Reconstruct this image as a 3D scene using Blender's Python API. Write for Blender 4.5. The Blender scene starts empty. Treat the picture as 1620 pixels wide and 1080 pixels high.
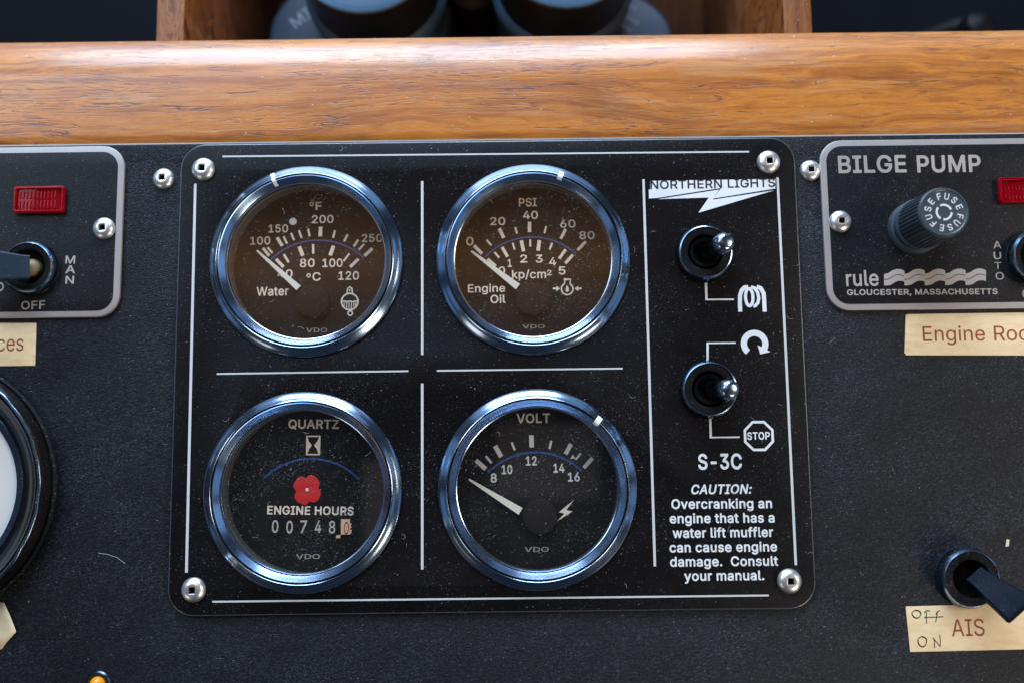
import bpy, bmesh, math, json
from mathutils import Vector, Matrix
import random
rnd = random.Random(7)
sc = bpy.context.scene
COL = sc.collection
PI = math.pi
def lin(r, g, b):
    f = lambda c: ((c/255+0.055)/1.055)**2.4 if c/255 > 0.04045 else c/255/12.92
    return (f(r), f(g), f(b), 1)

# ------------------------------------------------------------------ camera
# all measures below are millimetres on the instrument board (z = 0 is the face of the plates); MM turns them into metres
MM = 0.001
FOC, TILT, ROLL, DIST = 1500.0, math.radians(6.8), math.radians(-0.7), 300.0
_fwd = Vector((0, math.sin(TILT), -math.cos(TILT)))
_up0 = Vector((0, math.cos(TILT), math.sin(TILT)))
_right = Vector((1, 0, 0))*math.cos(ROLL) + _up0*math.sin(ROLL)
_up = -Vector((1, 0, 0))*math.sin(ROLL) + _up0*math.cos(ROLL)
cam = bpy.data.cameras.new('camera')
cam.sensor_width = 36; cam.lens = FOC/1620*36
cam.clip_start = 0.005; cam.clip_end = 20
camo = bpy.data.objects.new('camera', cam); COL.objects.link(camo)
camo.matrix_world = Matrix(((_right.x, _up.x, -_fwd.x, 0), (_right.y, _up.y, -_fwd.y, 0), (_right.z, _up.z, -_fwd.z, DIST*MM), (0, 0, 0, 1)))
cam.dof.use_dof = True; cam.dof.focus_distance = 0.3005; cam.dof.aperture_fstop = 6.3; cam.dof.aperture_blades = 7
sc.camera = camo

# ------------------------------------------------------------------ world and lamps
w = bpy.data.worlds.new('World'); sc.world = w; w.use_nodes = True
w.node_tree.nodes['Background'].inputs[0].default_value = (0.16, 0.22, 0.34, 1)
w.node_tree.nodes['Background'].inputs[1].default_value = 0.16
sc.view_settings.view_transform = 'Standard'; sc.view_settings.look = 'None'; sc.view_settings.exposure = 0.0; sc.view_settings.gamma = 1
def lamp(name, loc, target, sx, sy, radiance, color, spread=180):
    l = bpy.data.lights.new(name, 'AREA'); l.shape = 'RECTANGLE'; l.size = sx*MM; l.size_y = sy*MM
    l.color = color; l.energy = radiance*PI*sx*sy*MM*MM; l.spread = math.radians(spread)
    o = bpy.data.objects.new(name, l); COL.objects.link(o); o.location = Vector(loc)*MM
    o.rotation_euler = (Vector(target)-Vector(loc)).to_track_quat('-Z', 'Y').to_euler()
    return o
SKY = (0.36, 0.62, 1.0); PALE = (0.74, 0.86, 1.0); WARM = (1.0, 0.88, 0.74)
# low panes all round the wheelhouse, seen in the chrome
lamp('windscreen_light', (-560, 900, 90), (0, 0, 0), 420, 420, 0.62, SKY)
lamp('windscreen_light', (420, 950, 90), (0, 0, 0), 380, 420, 0.62, SKY)
lamp('side_window_light', (-950, 320, 90), (0, 0, 0), 420, 380, 0.55, SKY)
lamp('side_window_light', (-950, -240, 100), (0, 0, 0), 330, 380, 0.40, SKY)
lamp('side_window_light', (950, 330, 90), (0, 0, 0), 420, 380, 0.75, SKY)
lamp('side_window_light', (950, -200, 100), (0, 0, 0), 360, 380, 0.45, SKY)
# brighter sky through the windscreen and upper panes
lamp('windscreen_sky', (-120, 900, 350), (-60, 110, 0), 780, 480, 14.0, (0.66, 0.81, 1.0))
lamp('windscreen_low', (-120, 930, 0), (-60, 110, 0), 780, 200, 2.0, (0.62, 0.78, 1.0))
lamp('windscreen_sky', (-250, 700, 900), (0, 100, 0), 800, 260, 4.6, SKY)
lamp('side_window_sky', (-640, 430, 640), (0, 30, 0), 360, 280, 5.0, PALE)
lamp('side_window_sky', (780, 120, 560), (0, 30, 0), 300, 220, 11.0, WARM)
lamp('stern_window_light', (600, -560, 460), (0, 20, 0), 280, 260, 13.0, WARM)
lamp('stern_window_light', (-620, -520, 360), (0, 20, 0), 220, 260, 3.0, WARM)
# warm wooden deckhead over the board, mirrored in the upper glasses
for wd_, z_, L_ in ((350, 1100, 0.22), (230, 1092, 0.12), (150, 1084, 0.16), (90, 1076, 0.20), (45, 1068, 0.22)):
    lamp('cabin_wood_glow', (-60, 285-wd_*0.02, z_), (-60, 285-wd_*0.02, 0), 900, wd_, L_, (1.0, 0.42, 0.05))
lamp('dial_reflection_lamp', (-190, -80, 1100), (-190, -80, 0), 60, 150, 0.28, (1.0, 0.9, 0.82))  # unseen dim lamps added to put grey reflections on the lower glasses
lamp('dial_reflection_lamp', (50, -10, 1100), (50, -10, 0), 150, 110, 0.20, (1.0, 0.85, 0.85))

# outlines of the letters used, [advance, loop, loop ...] in thousandths
GLYPHS = json.loads(r"""{
"R":{"0":[455,[48,201,55,153,67,113,83,77,104,46,130,21,160,4,192,-5,228,-9,264,-5,292,4,324,23,348,46,370,77,386,113,398,153,405,201,407,253,405,305,398,353,385,397,369,433,350,461,324,485,296,503,264,513,228,518,192,514,160,505,128,485,104,462,84,433,68,397,56,357,48,305,46,253],[112,226,111,253,113,297,117,333,124,361,143,405,164,433,192,451,228,458,260,451,288,434,310,405,328,365,336,329,342,253,336,177,328,145,312,105,290,77,260,58,228,52,192,58,164,76,141,105,125,145,117,177]],
"1":[455,[74,0,76,-2,80,-2,388,-2,393,0,392,56,284,57,280,57,278,60,278,508,276,511,196,510,85,428,84,360,84,358,88,357,209,444,210,60,208,57,204,57,76,57,74,52]],
"2":[455,[62,0,64,-2,68,-2,388,-2,391,0,391,56,388,59,160,59,156,60,268,179,336,256,358,288,372,316,380,344,383,372,378,412,363,444,340,473,304,500,268,513,228,518,180,513,140,497,112,476,83,440,69,404,64,364,66,360,128,361,133,392,141,412,156,432,172,445,196,455,224,458,248,455,269,448,292,434,307,416,313,400,318,368,316,348,309,328,280,283,63,48]],
"4":[455,[39,104,40,103,276,103,280,100,280,0,284,-2,344,-1,345,100,348,103,412,103,415,108,415,160,413,164,348,165,345,168,344,318,340,320,284,320,280,318,280,168,276,165,116,165,113,168,312,509,308,511,248,511,244,508,39,160]],
"5":[455,[60,117,64,93,80,61,104,33,140,9,176,-4,220,-9,268,-3,310,13,346,41,372,77,387,117,393,161,390,197,382,229,365,261,348,284,324,306,296,322,260,332,228,336,204,333,176,326,156,317,140,307,137,309,154,449,364,450,368,453,368,509,364,511,96,511,94,509,65,253,68,251,128,244,148,257,168,266,216,275,248,271,276,258,296,241,311,221,322,193,326,161,321,129,312,105,298,85,276,67,248,55,220,52,196,54,172,63,156,74,140,89,129,109,124,129,120,132,60,132,58,129]],
"7":[455,[60,452,62,450,318,450,321,448,95,0,98,-2,162,-2,167,0,393,448,393,508,390,511,62,511,60,508]],
"8":[455,[52,117,56,93,72,61,98,33,136,9,176,-4,228,-9,276,-4,316,9,352,31,380,61,396,95,403,133,399,165,390,193,373,221,352,242,328,257,305,265,335,281,360,307,378,341,384,377,377,421,364,449,336,480,308,499,272,512,224,518,184,513,144,499,112,478,90,453,72,413,68,381,74,341,93,305,117,281,148,265,124,258,100,243,77,217,64,197,53,165,50,137],[120,117,117,137,120,161,132,188,148,206,168,220,196,230,224,233,252,230,281,221,304,206,319,189,332,161,335,137,331,113,322,93,304,75,284,62,256,54,224,51,196,54,168,62,148,74,132,90],[136,365,135,377,138,397,146,417,159,433,180,448,200,455,224,458,252,455,272,448,292,435,307,417,314,397,317,377,313,349,304,330,292,315,272,302,252,294,228,292,200,294,180,301,162,313,146,333,139,349]],
"A":[482,[14,0,16,-2,20,-2,84,-2,87,0,135,136,136,139,140,140,340,140,344,136,393,0,396,-2,460,-2,465,0,276,511,204,511,199,508],[160,202,159,204,194,304,236,442,240,443,284,304,320,204,316,201]],
"E":[421,[58,0,60,-2,64,-2,372,-2,377,0,377,56,372,59,132,59,127,60,127,224,128,226,352,227,356,228,357,232,357,284,352,288,128,288,127,448,132,450,372,450,374,452,374,508,372,511,64,511,60,511,58,508]],
"F":[412,[58,0,60,-2,64,-2,124,-2,127,0,127,216,128,218,344,219,347,220,348,276,344,280,128,280,127,448,132,450,368,450,371,452,371,456,371,508,368,511,64,511,60,511,58,508]],
"G":[522,[40,217,41,201,51,157,68,113,92,74,116,48,148,23,184,5,228,-5,272,-9,308,-6,344,3,378,17,408,37,433,61,452,89,468,125,477,161,480,201,480,253,478,257,283,257,281,253,281,201,283,197,408,197,412,193,408,161,392,121,372,94,344,73,304,59,268,55,224,61,184,78,154,105,125,149,114,181,108,213,105,253,108,293,116,333,128,365,152,403,184,430,224,448,264,454,312,446,352,427,384,393,406,349,408,347,472,347,476,349,467,385,450,417,428,448,404,470,376,490,342,505,304,515,264,518,224,514,184,503,148,486,116,461,89,429,67,393,51,353,41,305,38,253]],
"H":[519,[58,0,60,-2,64,-2,124,-2,127,0,127,228,132,230,388,230,390,228,390,0,392,-2,396,-2,456,-2,459,0,459,508,456,511,392,511,390,508,390,296,388,291,128,291,127,292,127,508,124,511,60,511,58,508]],
"I":[302,[29,0,31,-2,35,-2,267,-2,271,0,271,56,267,59,187,59,185,64,185,448,187,450,267,450,271,452,271,508,267,511,35,511,31,511,29,508,29,452,31,450,111,450,116,448,116,60,111,59,31,59,29,56]],
"L":[395,[58,0,60,-2,64,-2,360,-2,363,0,363,56,360,59,132,59,127,60,127,508,124,511,60,511,58,508]],
"M":[630,[58,0,60,-2,64,-2,120,-2,124,0,124,328,122,408,124,415,169,288,284,0,288,-2,340,-2,344,1,457,288,500,410,502,408,504,400,502,324,502,0,504,-2,568,-2,570,0,570,508,568,511,476,511,474,508,350,188,316,84,312,86,279,188,154,508,148,511,60,511,58,508]],
"N":[525,[58,0,60,-2,64,-2,124,-2,127,0,127,288,123,412,124,419,201,288,384,0,388,-2,460,-2,464,-1,464,510,460,511,400,511,397,508,397,160,399,100,399,96,396,95,364,153,139,508,132,511,60,511,58,508]],
"O":[535,[40,225,42,201,51,157,69,113,92,76,116,49,148,24,188,4,224,-5,264,-9,308,-5,348,5,384,23,416,48,443,77,467,117,482,157,492,205,495,253,492,305,482,353,466,393,444,429,416,460,384,486,348,503,312,513,268,518,224,514,188,504,148,485,119,461,90,429,68,393,51,353,42,305,38,253],[108,211,105,257,108,293,116,333,126,361,152,401,188,433,224,448,264,454,308,448,348,431,378,405,405,365,419,329,426,293,428,253,426,213,418,177,406,145,380,105,347,77,308,61,268,55,224,61,186,77,152,107,127,145,115,177]],
"R":[451,[58,0,60,-2,64,-2,124,-2,127,0,127,192,128,195,244,197,352,-2,424,-2,430,0,317,208,336,216,368,239,391,268,407,308,411,352,407,396,392,432,368,466,332,491,288,506,236,511,64,511,60,511,58,508],[128,258,127,260,127,448,128,450,232,450,268,447,296,438,320,420,333,400,340,380,343,352,340,324,332,302,316,282,296,269,268,260,232,257]],
"S":[449,[38,127,44,95,62,59,88,31,126,8,170,-6,222,-11,262,-9,294,-2,322,9,362,34,388,63,405,99,410,139,407,171,394,202,378,223,360,239,314,265,210,296,170,310,150,320,133,335,122,351,117,375,121,399,130,416,146,433,166,445,190,453,226,457,266,451,300,435,324,411,334,379,338,376,398,376,403,379,396,415,378,450,354,475,317,499,274,513,226,518,178,513,138,500,102,479,72,447,56,411,50,371,59,323,85,287,110,268,144,251,182,237,242,221,294,203,314,192,328,179,340,159,344,139,339,115,326,91,309,75,282,61,258,54,226,51,194,54,162,63,142,73,127,87,112,111,106,135,102,139,38,139,36,135]],
"T":[451,[30,452,32,450,188,450,191,448,191,0,196,-2,256,-2,259,0,259,4,259,448,264,450,416,450,419,452,419,508,416,511,32,511,30,508]],
"c":[398,[34,160,42,116,54,84,81,44,114,16,158,-4,206,-10,262,-3,306,19,340,52,355,76,365,100,362,104,306,118,302,118,290,91,270,68,242,54,210,49,174,53,146,68,126,89,111,116,101,152,98,188,101,220,110,256,125,284,146,308,174,323,206,328,242,323,270,308,288,288,302,260,362,275,364,276,363,280,340,324,302,359,258,379,206,386,158,380,114,360,82,332,55,292,42,260,35,224,32,188]],
"e":[406,[34,160,42,116,54,84,81,44,114,16,160,-4,210,-10,250,-7,282,2,310,16,335,36,354,62,366,92,306,107,282,74,254,56,210,48,178,52,150,64,127,84,111,108,102,140,100,164,102,167,370,167,373,172,373,192,370,240,358,284,342,316,318,344,291,364,266,376,234,384,202,386,154,379,110,358,78,329,54,292,43,260,34,224,32,188],[102,223,100,224,101,240,110,268,126,292,146,311,170,323,206,328,238,323,262,312,278,296,296,268,306,228,306,224,302,223]],
"g":[427,[34,153,41,121,53,89,77,53,112,25,150,9,194,3,226,6,250,13,286,38,306,65,309,61,309,-7,302,-44,278,-75,246,-90,206,-95,178,-93,154,-86,122,-63,102,-40,98,-40,51,-67,50,-71,62,-92,80,-111,102,-128,134,-142,166,-150,206,-153,250,-149,290,-138,325,-119,352,-91,367,-59,374,-11,374,377,370,381,314,381,311,377,310,321,290,346,256,373,226,384,194,386,154,380,110,362,78,333,53,293,42,265,34,229,32,189],[98,188,101,229,111,261,124,285,146,310,170,322,206,328,238,322,262,311,282,291,299,261,307,229,310,193,307,153,298,123,284,97,264,77,238,66,206,61,174,65,146,78,126,97,110,125,101,157]],
"i":[169,[41,472,42,468,50,456,65,445,85,441,101,445,114,452,125,468,128,484,124,500,116,512,101,522,85,526,65,522,53,514,43,500,39,484],[51,0,53,-2,57,-2,113,-2,116,0,116,376,113,381,53,381,51,376]],
"l":[191,[53,66,56,46,73,18,98,2,141,-4,161,-3,183,2,171,54,169,56,145,54,129,57,121,65,117,78,116,506,113,511,53,511,51,506,51,86]],
"m":[612,[51,0,53,-2,57,-2,113,-2,116,0,116,236,119,264,128,288,141,305,161,319,177,326,197,328,229,323,252,308,268,284,272,256,272,0,277,-2,333,-2,337,0,337,244,340,268,349,292,359,304,373,317,393,325,417,328,445,324,469,313,488,288,494,252,494,0,497,-2,557,-2,559,0,559,256,555,296,541,331,522,356,497,374,469,385,437,388,405,385,381,377,357,364,336,344,321,324,317,315,310,332,285,364,257,382,217,388,193,386,169,377,153,367,132,348,117,326,114,332,113,380,52,380,51,376]],
"n":[412,[51,0,53,-2,57,-2,113,-2,116,0,116,224,119,256,127,280,145,304,161,315,181,323,209,327,246,320,273,300,288,272,294,232,294,0,297,-2,353,-2,359,0,359,240,355,284,341,324,321,351,297,370,265,382,229,386,185,380,149,362,122,332,117,323,114,328,113,380,52,380,51,376]],
"o":[417,[34,160,42,116,54,84,81,44,114,16,162,-4,206,-10,258,-3,302,16,334,45,361,84,373,116,381,152,383,188,381,224,373,260,360,292,336,328,298,362,254,380,206,386,158,380,114,360,82,332,55,292,42,260,35,224,32,188],[98,183,101,224,112,260,126,287,146,308,174,323,206,328,242,323,268,308,288,288,305,256,314,224,317,188,314,152,306,120,289,88,269,68,242,53,206,48,174,53,146,68,126,89,111,116,101,152]],
"r":[261,[51,0,53,-2,57,-2,113,-2,116,0,116,236,119,260,127,280,141,299,157,311,181,321,209,324,242,320,245,324,245,384,241,386,213,387,177,381,149,367,129,348,117,329,114,336,113,380,52,380,51,376]],
"s":[367,[36,88,44,60,61,36,83,16,112,1,144,-7,180,-10,220,-7,260,4,292,24,312,45,327,72,333,104,327,140,308,171,274,196,228,211,172,225,144,234,126,244,116,256,111,276,116,298,132,315,156,327,184,331,216,326,240,315,256,297,268,275,324,288,325,292,316,316,300,340,280,359,256,373,224,383,188,386,148,383,112,371,84,354,63,332,49,304,45,272,51,236,72,205,104,184,148,168,232,146,254,132,263,120,265,100,259,80,244,65,216,52,180,47,152,51,124,62,107,80,96,106,92,109,38,96,34,92]],
"u":[412,[53,115,55,95,67,59,86,31,113,10,141,-1,181,-7,225,-1,258,15,285,43,293,58,296,51,297,-2,357,-2,359,3,359,379,353,381,297,381,295,379,294,155,291,123,281,99,265,77,245,63,225,55,201,52,163,59,137,78,121,107,116,147,116,379,113,381,53,381,51,379,51,139]],
"°":[318,[43,379,45,367,57,339,75,315,99,297,131,285,159,281,187,285,219,298,241,315,259,339,271,367,275,395,271,427,259,455,241,479,215,499,187,511,159,515,127,511,99,498,79,483,57,455,45,427,41,399],[99,381,97,399,99,414,104,427,127,451,143,457,159,460,175,457,187,452,211,428,217,415,220,395,218,383,211,367,191,347,175,338,159,336,143,338,127,345,105,367]]},
"M":{"/":[263,[2,-76,5,-84,14,-88,74,-88,78,-85,82,-80,246,528,246,537,238,545,178,545,170,542,166,536]],
"0":[467,[36,245,38,201,45,153,58,109,76,69,96,40,120,17,152,-4,192,-15,228,-19,264,-15,300,-4,332,16,358,41,377,69,395,109,408,153,415,201,417,253,415,309,407,357,396,397,378,437,356,470,330,493,296,514,264,524,228,528,188,524,152,512,123,493,97,469,75,437,59,401,46,357,38,309],[124,201,121,253,127,329,135,361,150,397,171,425,196,442,228,447,257,441,282,425,303,397,318,361,326,329,332,253,330,213,326,177,319,149,303,109,280,82,256,67,228,62,196,68,172,82,150,109,134,149,127,177]],
"1":[467,[64,0,68,-9,76,-12,392,-12,400,-8,402,-4,403,56,400,62,396,66,292,67,288,68,288,508,285,516,280,520,200,521,192,520,75,432,74,356,79,348,84,346,93,348,196,424,200,420,200,72,200,68,196,67,72,66,68,64,64,56]],
"2":[467,[52,0,56,-9,64,-12,388,-12,396,-9,400,-4,401,56,398,64,392,69,188,69,184,69,181,72,276,172,344,250,368,284,383,316,390,344,393,372,387,416,368,455,344,483,312,507,268,523,224,528,180,523,134,504,102,480,76,448,59,404,54,360,60,351,68,350,132,351,139,360,142,388,149,404,162,424,178,436,196,444,224,448,248,445,268,438,284,427,298,412,304,396,308,368,306,352,300,332,272,288,53,52]],
"3":[467,[32,129,41,85,61,49,92,19,128,-1,168,-14,216,-19,268,-14,314,1,354,29,380,60,399,101,405,145,398,189,380,229,352,262,312,287,268,299,248,301,381,453,384,461,384,509,380,518,372,521,72,521,62,517,58,509,58,453,60,445,64,441,72,440,256,440,263,437,147,305,145,297,145,245,148,240,156,236,200,236,236,232,272,221,289,209,306,189,314,169,317,145,314,121,306,101,288,83,268,72,244,65,220,62,192,64,172,69,150,81,134,97,126,113,120,137,112,144,40,143,33,137]],
"4":[467,[28,104,32,96,40,93,268,93,270,88,270,0,273,-8,280,-12,340,-12,348,-11,352,-7,355,0,356,92,412,93,421,96,425,104,425,160,424,168,416,175,356,175,355,176,355,316,353,324,349,328,344,330,280,330,272,324,270,316,270,180,268,175,132,175,130,176,320,501,322,512,316,520,248,521,244,520,238,516,30,164,28,156]],
"5":[467,[48,129,55,89,76,49,100,23,132,2,172,-13,220,-19,272,-12,316,5,352,34,381,73,396,113,403,161,400,201,391,233,372,269,353,293,328,315,300,331,268,341,228,346,200,343,176,337,152,327,150,329,161,433,162,437,164,440,368,440,376,445,378,449,378,509,374,517,364,521,96,521,88,517,84,509,55,257,56,249,58,245,64,241,128,234,132,235,152,248,172,257,216,265,244,261,271,249,288,235,302,217,312,189,316,161,312,133,303,109,291,93,268,74,244,64,220,62,200,64,176,72,160,84,147,97,138,113,132,136,124,142,56,141,51,137]],
"6":[467,[52,161,57,113,73,69,100,32,140,3,180,-13,224,-19,272,-14,316,4,354,33,379,69,396,113,401,157,396,201,381,245,356,277,320,306,280,321,236,326,212,322,210,325,331,501,334,509,332,515,328,519,320,521,252,521,244,517,126,345,103,309,82,273,68,241,56,201],[140,129,137,157,140,185,149,209,160,225,180,242,204,251,228,253,252,250,272,241,288,228,304,205,312,181,315,157,312,129,302,105,292,89,272,73,252,64,228,60,200,64,180,73,161,89,148,109]],
"7":[467,[50,452,54,443,62,440,298,440,302,439,304,436,86,4,86,-5,94,-12,166,-12,174,-8,177,-4,402,444,403,512,398,518,390,521,58,520,53,516,50,511]],
"8":[467,[40,133,45,93,66,53,92,25,128,2,176,-14,228,-19,276,-14,320,-1,360,24,386,53,407,93,413,133,409,169,397,201,383,225,359,249,335,265,334,269,341,273,369,301,387,337,394,381,388,421,370,457,344,486,312,508,276,521,224,528,180,522,140,509,106,485,81,457,63,417,58,381,64,341,83,301,111,273,118,269,117,265,92,249,72,228,55,201,44,169],[128,131,128,141,131,161,140,181,154,197,176,213,200,220,224,223,256,219,276,213,296,199,312,181,321,161,324,141,320,113,313,97,300,84,276,70,256,64,228,61,196,64,172,71,156,81,140,97,130,117],[148,353,145,377,148,397,155,413,169,429,184,439,200,444,228,448,248,445,268,439,288,425,298,413,304,397,307,373,304,353,297,337,284,321,268,311,252,305,228,302,204,304,184,311,164,325,155,337]],
"9":[467,[52,348,58,300,72,264,98,228,132,203,172,187,216,183,240,187,243,184,121,8,118,0,121,-8,128,-12,204,-11,212,-4,327,164,368,232,384,264,397,308,401,348,395,396,380,436,351,476,312,506,272,522,228,528,180,522,136,504,101,476,76,444,58,400],[140,328,137,352,140,376,148,400,163,420,177,432,200,444,224,448,248,446,272,436,292,417,304,400,311,380,315,348,312,324,303,300,288,280,272,267,252,259,224,255,200,259,180,267,164,281,149,300]],
"A":[494,[4,0,7,-8,16,-12,84,-12,92,-9,96,-4,144,130,332,130,336,128,386,-8,396,-12,460,-12,468,-11,472,-7,474,-4,474,4,288,512,280,520,200,521,192,517,189,512],[172,212,203,300,236,407,240,409,275,300,306,212,304,211]],
"C":[524,[28,249,32,201,43,149,59,109,80,75,110,41,144,14,184,-5,224,-15,264,-19,308,-16,344,-7,380,9,408,28,436,53,459,85,473,117,485,157,484,165,480,169,472,172,408,172,401,169,376,118,348,90,312,72,264,65,228,70,192,85,160,113,136,149,124,181,118,213,115,257,118,293,124,325,135,357,158,393,190,421,228,439,268,444,312,437,350,417,380,386,389,369,398,341,404,337,476,336,483,341,485,349,474,389,457,425,436,454,408,481,376,502,344,515,308,525,268,528,220,523,180,512,144,495,112,469,81,433,59,397,41,353,32,305]],
"D":[516,[48,0,52,-9,60,-12,220,-12,272,-8,316,3,356,20,392,45,421,76,443,112,461,156,470,204,474,252,470,308,460,356,444,396,424,429,392,464,360,487,320,506,272,517,224,521,60,521,51,516,48,508],[140,69,137,72,137,436,140,440,144,440,220,440,256,437,288,429,312,418,347,388,368,356,379,324,385,292,387,256,385,220,378,184,368,155,343,116,312,92,284,80,252,72,216,69]],
"E":[433,[48,0,52,-9,60,-12,372,-12,380,-11,384,-7,387,0,387,56,384,64,378,68,140,69,137,72,137,212,138,216,356,217,364,222,367,232,367,288,364,293,356,298,140,298,137,300,137,436,140,440,376,441,381,444,384,452,384,508,381,516,376,520,60,521,51,516,48,508]],
"F":[424,[48,0,52,-9,60,-12,124,-12,132,-9,136,-4,137,204,138,208,344,209,354,212,358,220,358,280,356,284,348,290,140,290,137,292,137,436,140,440,372,440,378,444,381,452,381,508,376,518,368,521,60,521,51,516,48,508]],
"G":[534,[28,249,32,197,42,153,57,113,80,73,112,38,144,14,180,-4,224,-15,272,-19,308,-16,348,-6,384,9,414,29,440,55,462,85,478,121,487,157,490,201,490,257,488,262,484,266,476,268,284,268,276,266,272,261,271,253,271,197,276,189,284,187,400,186,398,161,386,129,368,105,338,81,304,69,272,65,228,71,192,85,164,109,160,113,135,153,124,181,118,213,115,253,118,293,125,329,136,359,160,397,189,421,228,439,264,444,308,437,348,417,377,385,396,345,404,338,472,337,480,339,484,343,486,349,477,385,460,421,436,455,412,477,380,499,344,515,304,525,264,528,220,524,180,512,142,493,108,467,82,437,60,401,42,357,32,309]],
"H":[531,[48,0,52,-9,60,-12,124,-12,132,-9,136,-4,137,216,140,220,376,220,380,216,381,-4,384,-9,392,-12,456,-12,466,-8,469,0,469,508,464,518,456,521,392,521,384,518,380,512,380,304,376,301,140,301,137,304,137,512,132,518,124,521,60,521,51,516,48,508]],
"I":[314,[19,0,23,-9,31,-12,267,-12,275,-10,279,-6,281,0,281,56,278,64,271,69,199,69,195,72,195,436,199,440,271,440,278,444,281,452,281,508,279,515,275,519,267,521,31,521,23,518,19,512,19,452,23,443,31,440,103,440,106,436,106,72,103,69,31,69,23,66,19,56]],
"L":[407,[48,0,52,-9,60,-12,360,-12,368,-9,372,-4,373,56,370,64,364,69,140,69,137,72,137,508,134,516,128,521,60,521,52,518,48,512]],
"M":[642,[48,0,52,-9,60,-12,124,-12,131,-8,133,-4,134,340,136,349,160,284,276,-7,284,-12,340,-12,348,-10,353,-4,466,284,488,345,492,348,492,356,493,-4,496,-9,504,-12,568,-12,576,-9,580,0,580,508,576,518,568,521,476,521,467,516,341,192,316,118,312,120,288,192,161,516,152,521,60,521,52,518,48,508]],
"N":[537,[48,0,52,-9,60,-12,124,-12,132,-9,136,-4,137,288,134,372,136,377,191,284,378,-8,388,-12,464,-12,472,-8,475,0,475,508,472,516,464,521,400,521,392,519,388,512,388,144,384,138,145,516,140,520,132,521,60,521,51,516,48,508]],
"O":[547,[28,249,32,201,43,149,59,109,80,75,110,41,144,14,184,-5,224,-15,264,-19,308,-15,352,-4,392,16,424,41,450,69,472,106,491,153,502,201,505,253,502,305,491,357,473,401,451,437,424,466,392,493,352,512,312,524,268,528,224,524,180,512,144,495,112,469,83,437,59,397,41,353,32,305],[116,236,115,253,118,293,125,329,135,357,162,397,192,424,224,438,268,444,308,438,340,424,372,397,398,357,408,329,416,293,418,253,416,217,408,177,397,149,374,113,344,88,308,71,268,65,228,70,188,88,160,113,136,149,124,181,118,213]],
"P":[459,[48,0,52,-9,60,-12,124,-12,132,-9,136,-4,138,172,140,174,236,174,292,179,340,198,374,224,400,259,416,304,421,348,416,392,402,432,397,440,372,472,339,496,292,515,236,521,60,521,51,516,48,508],[140,254,137,256,137,260,137,436,140,440,232,440,264,437,292,427,308,415,324,392,330,372,332,348,330,320,323,300,308,280,292,268,264,258,232,254]],
"R":[463,[48,0,52,-9,60,-12,124,-12,132,-9,136,-4,138,184,140,186,236,186,240,184,344,-8,352,-12,428,-12,437,-8,439,-4,439,4,332,200,333,204,340,208,376,232,400,264,416,304,421,352,417,396,400,439,376,472,340,498,292,516,236,521,60,521,51,516,48,508],[140,267,138,268,137,272,137,436,140,440,232,440,264,437,292,429,312,414,324,396,330,376,333,352,330,328,324,308,308,288,292,278,264,270,232,267]],
"S":[461,[26,135,35,91,54,53,82,23,126,-3,170,-16,222,-21,262,-19,298,-11,326,-1,370,27,397,59,414,95,420,139,417,171,403,207,388,227,366,247,318,274,214,305,174,319,154,329,139,343,131,355,127,375,130,395,139,411,154,427,170,436,194,444,226,447,262,442,294,427,314,407,326,373,332,367,338,366,406,367,411,371,413,379,405,419,387,455,361,483,322,508,274,523,226,528,178,523,134,509,94,485,66,455,46,415,40,375,50,319,78,280,105,259,138,243,178,228,242,210,290,194,308,183,322,171,331,155,334,139,330,119,318,98,302,83,278,70,254,64,226,61,198,64,168,71,150,80,134,94,121,115,116,139,110,147,102,149,34,148,28,143]],
"T":[463,[20,452,24,443,32,440,180,439,182,-4,184,-8,192,-12,260,-12,266,-8,269,0,269,436,272,440,420,440,426,444,429,452,428,513,424,518,416,521,28,520,23,516,20,511]],
"U":[531,[48,172,55,120,76,72,108,32,148,4,180,-9,220,-18,260,-20,300,-18,336,-9,368,4,409,32,444,76,462,120,469,168,469,508,466,516,456,521,392,521,384,517,382,512,381,180,377,148,364,116,348,96,328,80,296,68,260,64,224,68,192,79,168,96,151,120,140,148,136,180,135,512,132,518,124,521,60,521,52,518,48,508]],
"V":[494,[4,508,193,-4,196,-9,204,-12,276,-12,284,-10,289,-4,474,504,474,512,472,516,464,521,396,521,388,519,384,514,240,96,202,212,93,516,84,521,16,521,8,518]],
"W":[700,[4,508,146,-8,156,-12,228,-12,236,-10,240,-6,329,316,340,366,344,368,444,-5,448,-10,456,-12,528,-12,533,-12,539,-8,681,504,681,512,679,516,672,521,604,521,596,519,592,514,492,120,473,200,391,512,388,518,380,521,304,521,297,516,295,512,192,124,174,200,92,515,84,521,16,521,8,518]],
"a":[403,[18,107,23,71,37,39,62,11,90,-6,122,-16,158,-21,190,-18,222,-9,262,19,265,15,266,-5,274,-12,338,-12,345,-9,349,-1,349,251,344,295,331,327,315,351,290,371,242,391,194,396,162,394,130,387,98,375,72,355,46,328,30,297,30,287,34,281,102,262,110,267,126,292,154,311,174,317,194,319,214,317,234,311,250,299,256,291,260,279,264,255,260,247,254,245,230,239,122,223,70,202,49,187,33,167,22,139],[106,90,105,107,106,119,110,127,122,139,138,147,178,156,258,170,262,170,264,167,264,139,261,119,254,103,240,83,222,70,198,61,170,57,134,63,114,77]],
"c":[410,[22,184,25,148,32,116,45,80,74,37,107,8,158,-14,206,-20,262,-13,314,12,350,48,366,76,375,100,373,108,366,114,302,129,295,124,282,96,266,79,238,63,206,58,178,62,154,75,134,96,120,120,111,152,108,188,111,220,119,252,134,280,153,300,178,314,206,318,238,313,262,301,281,280,294,254,302,250,366,266,373,272,373,280,350,328,310,367,262,389,206,396,154,389,108,368,72,336,46,298,32,260,25,224]],
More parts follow.
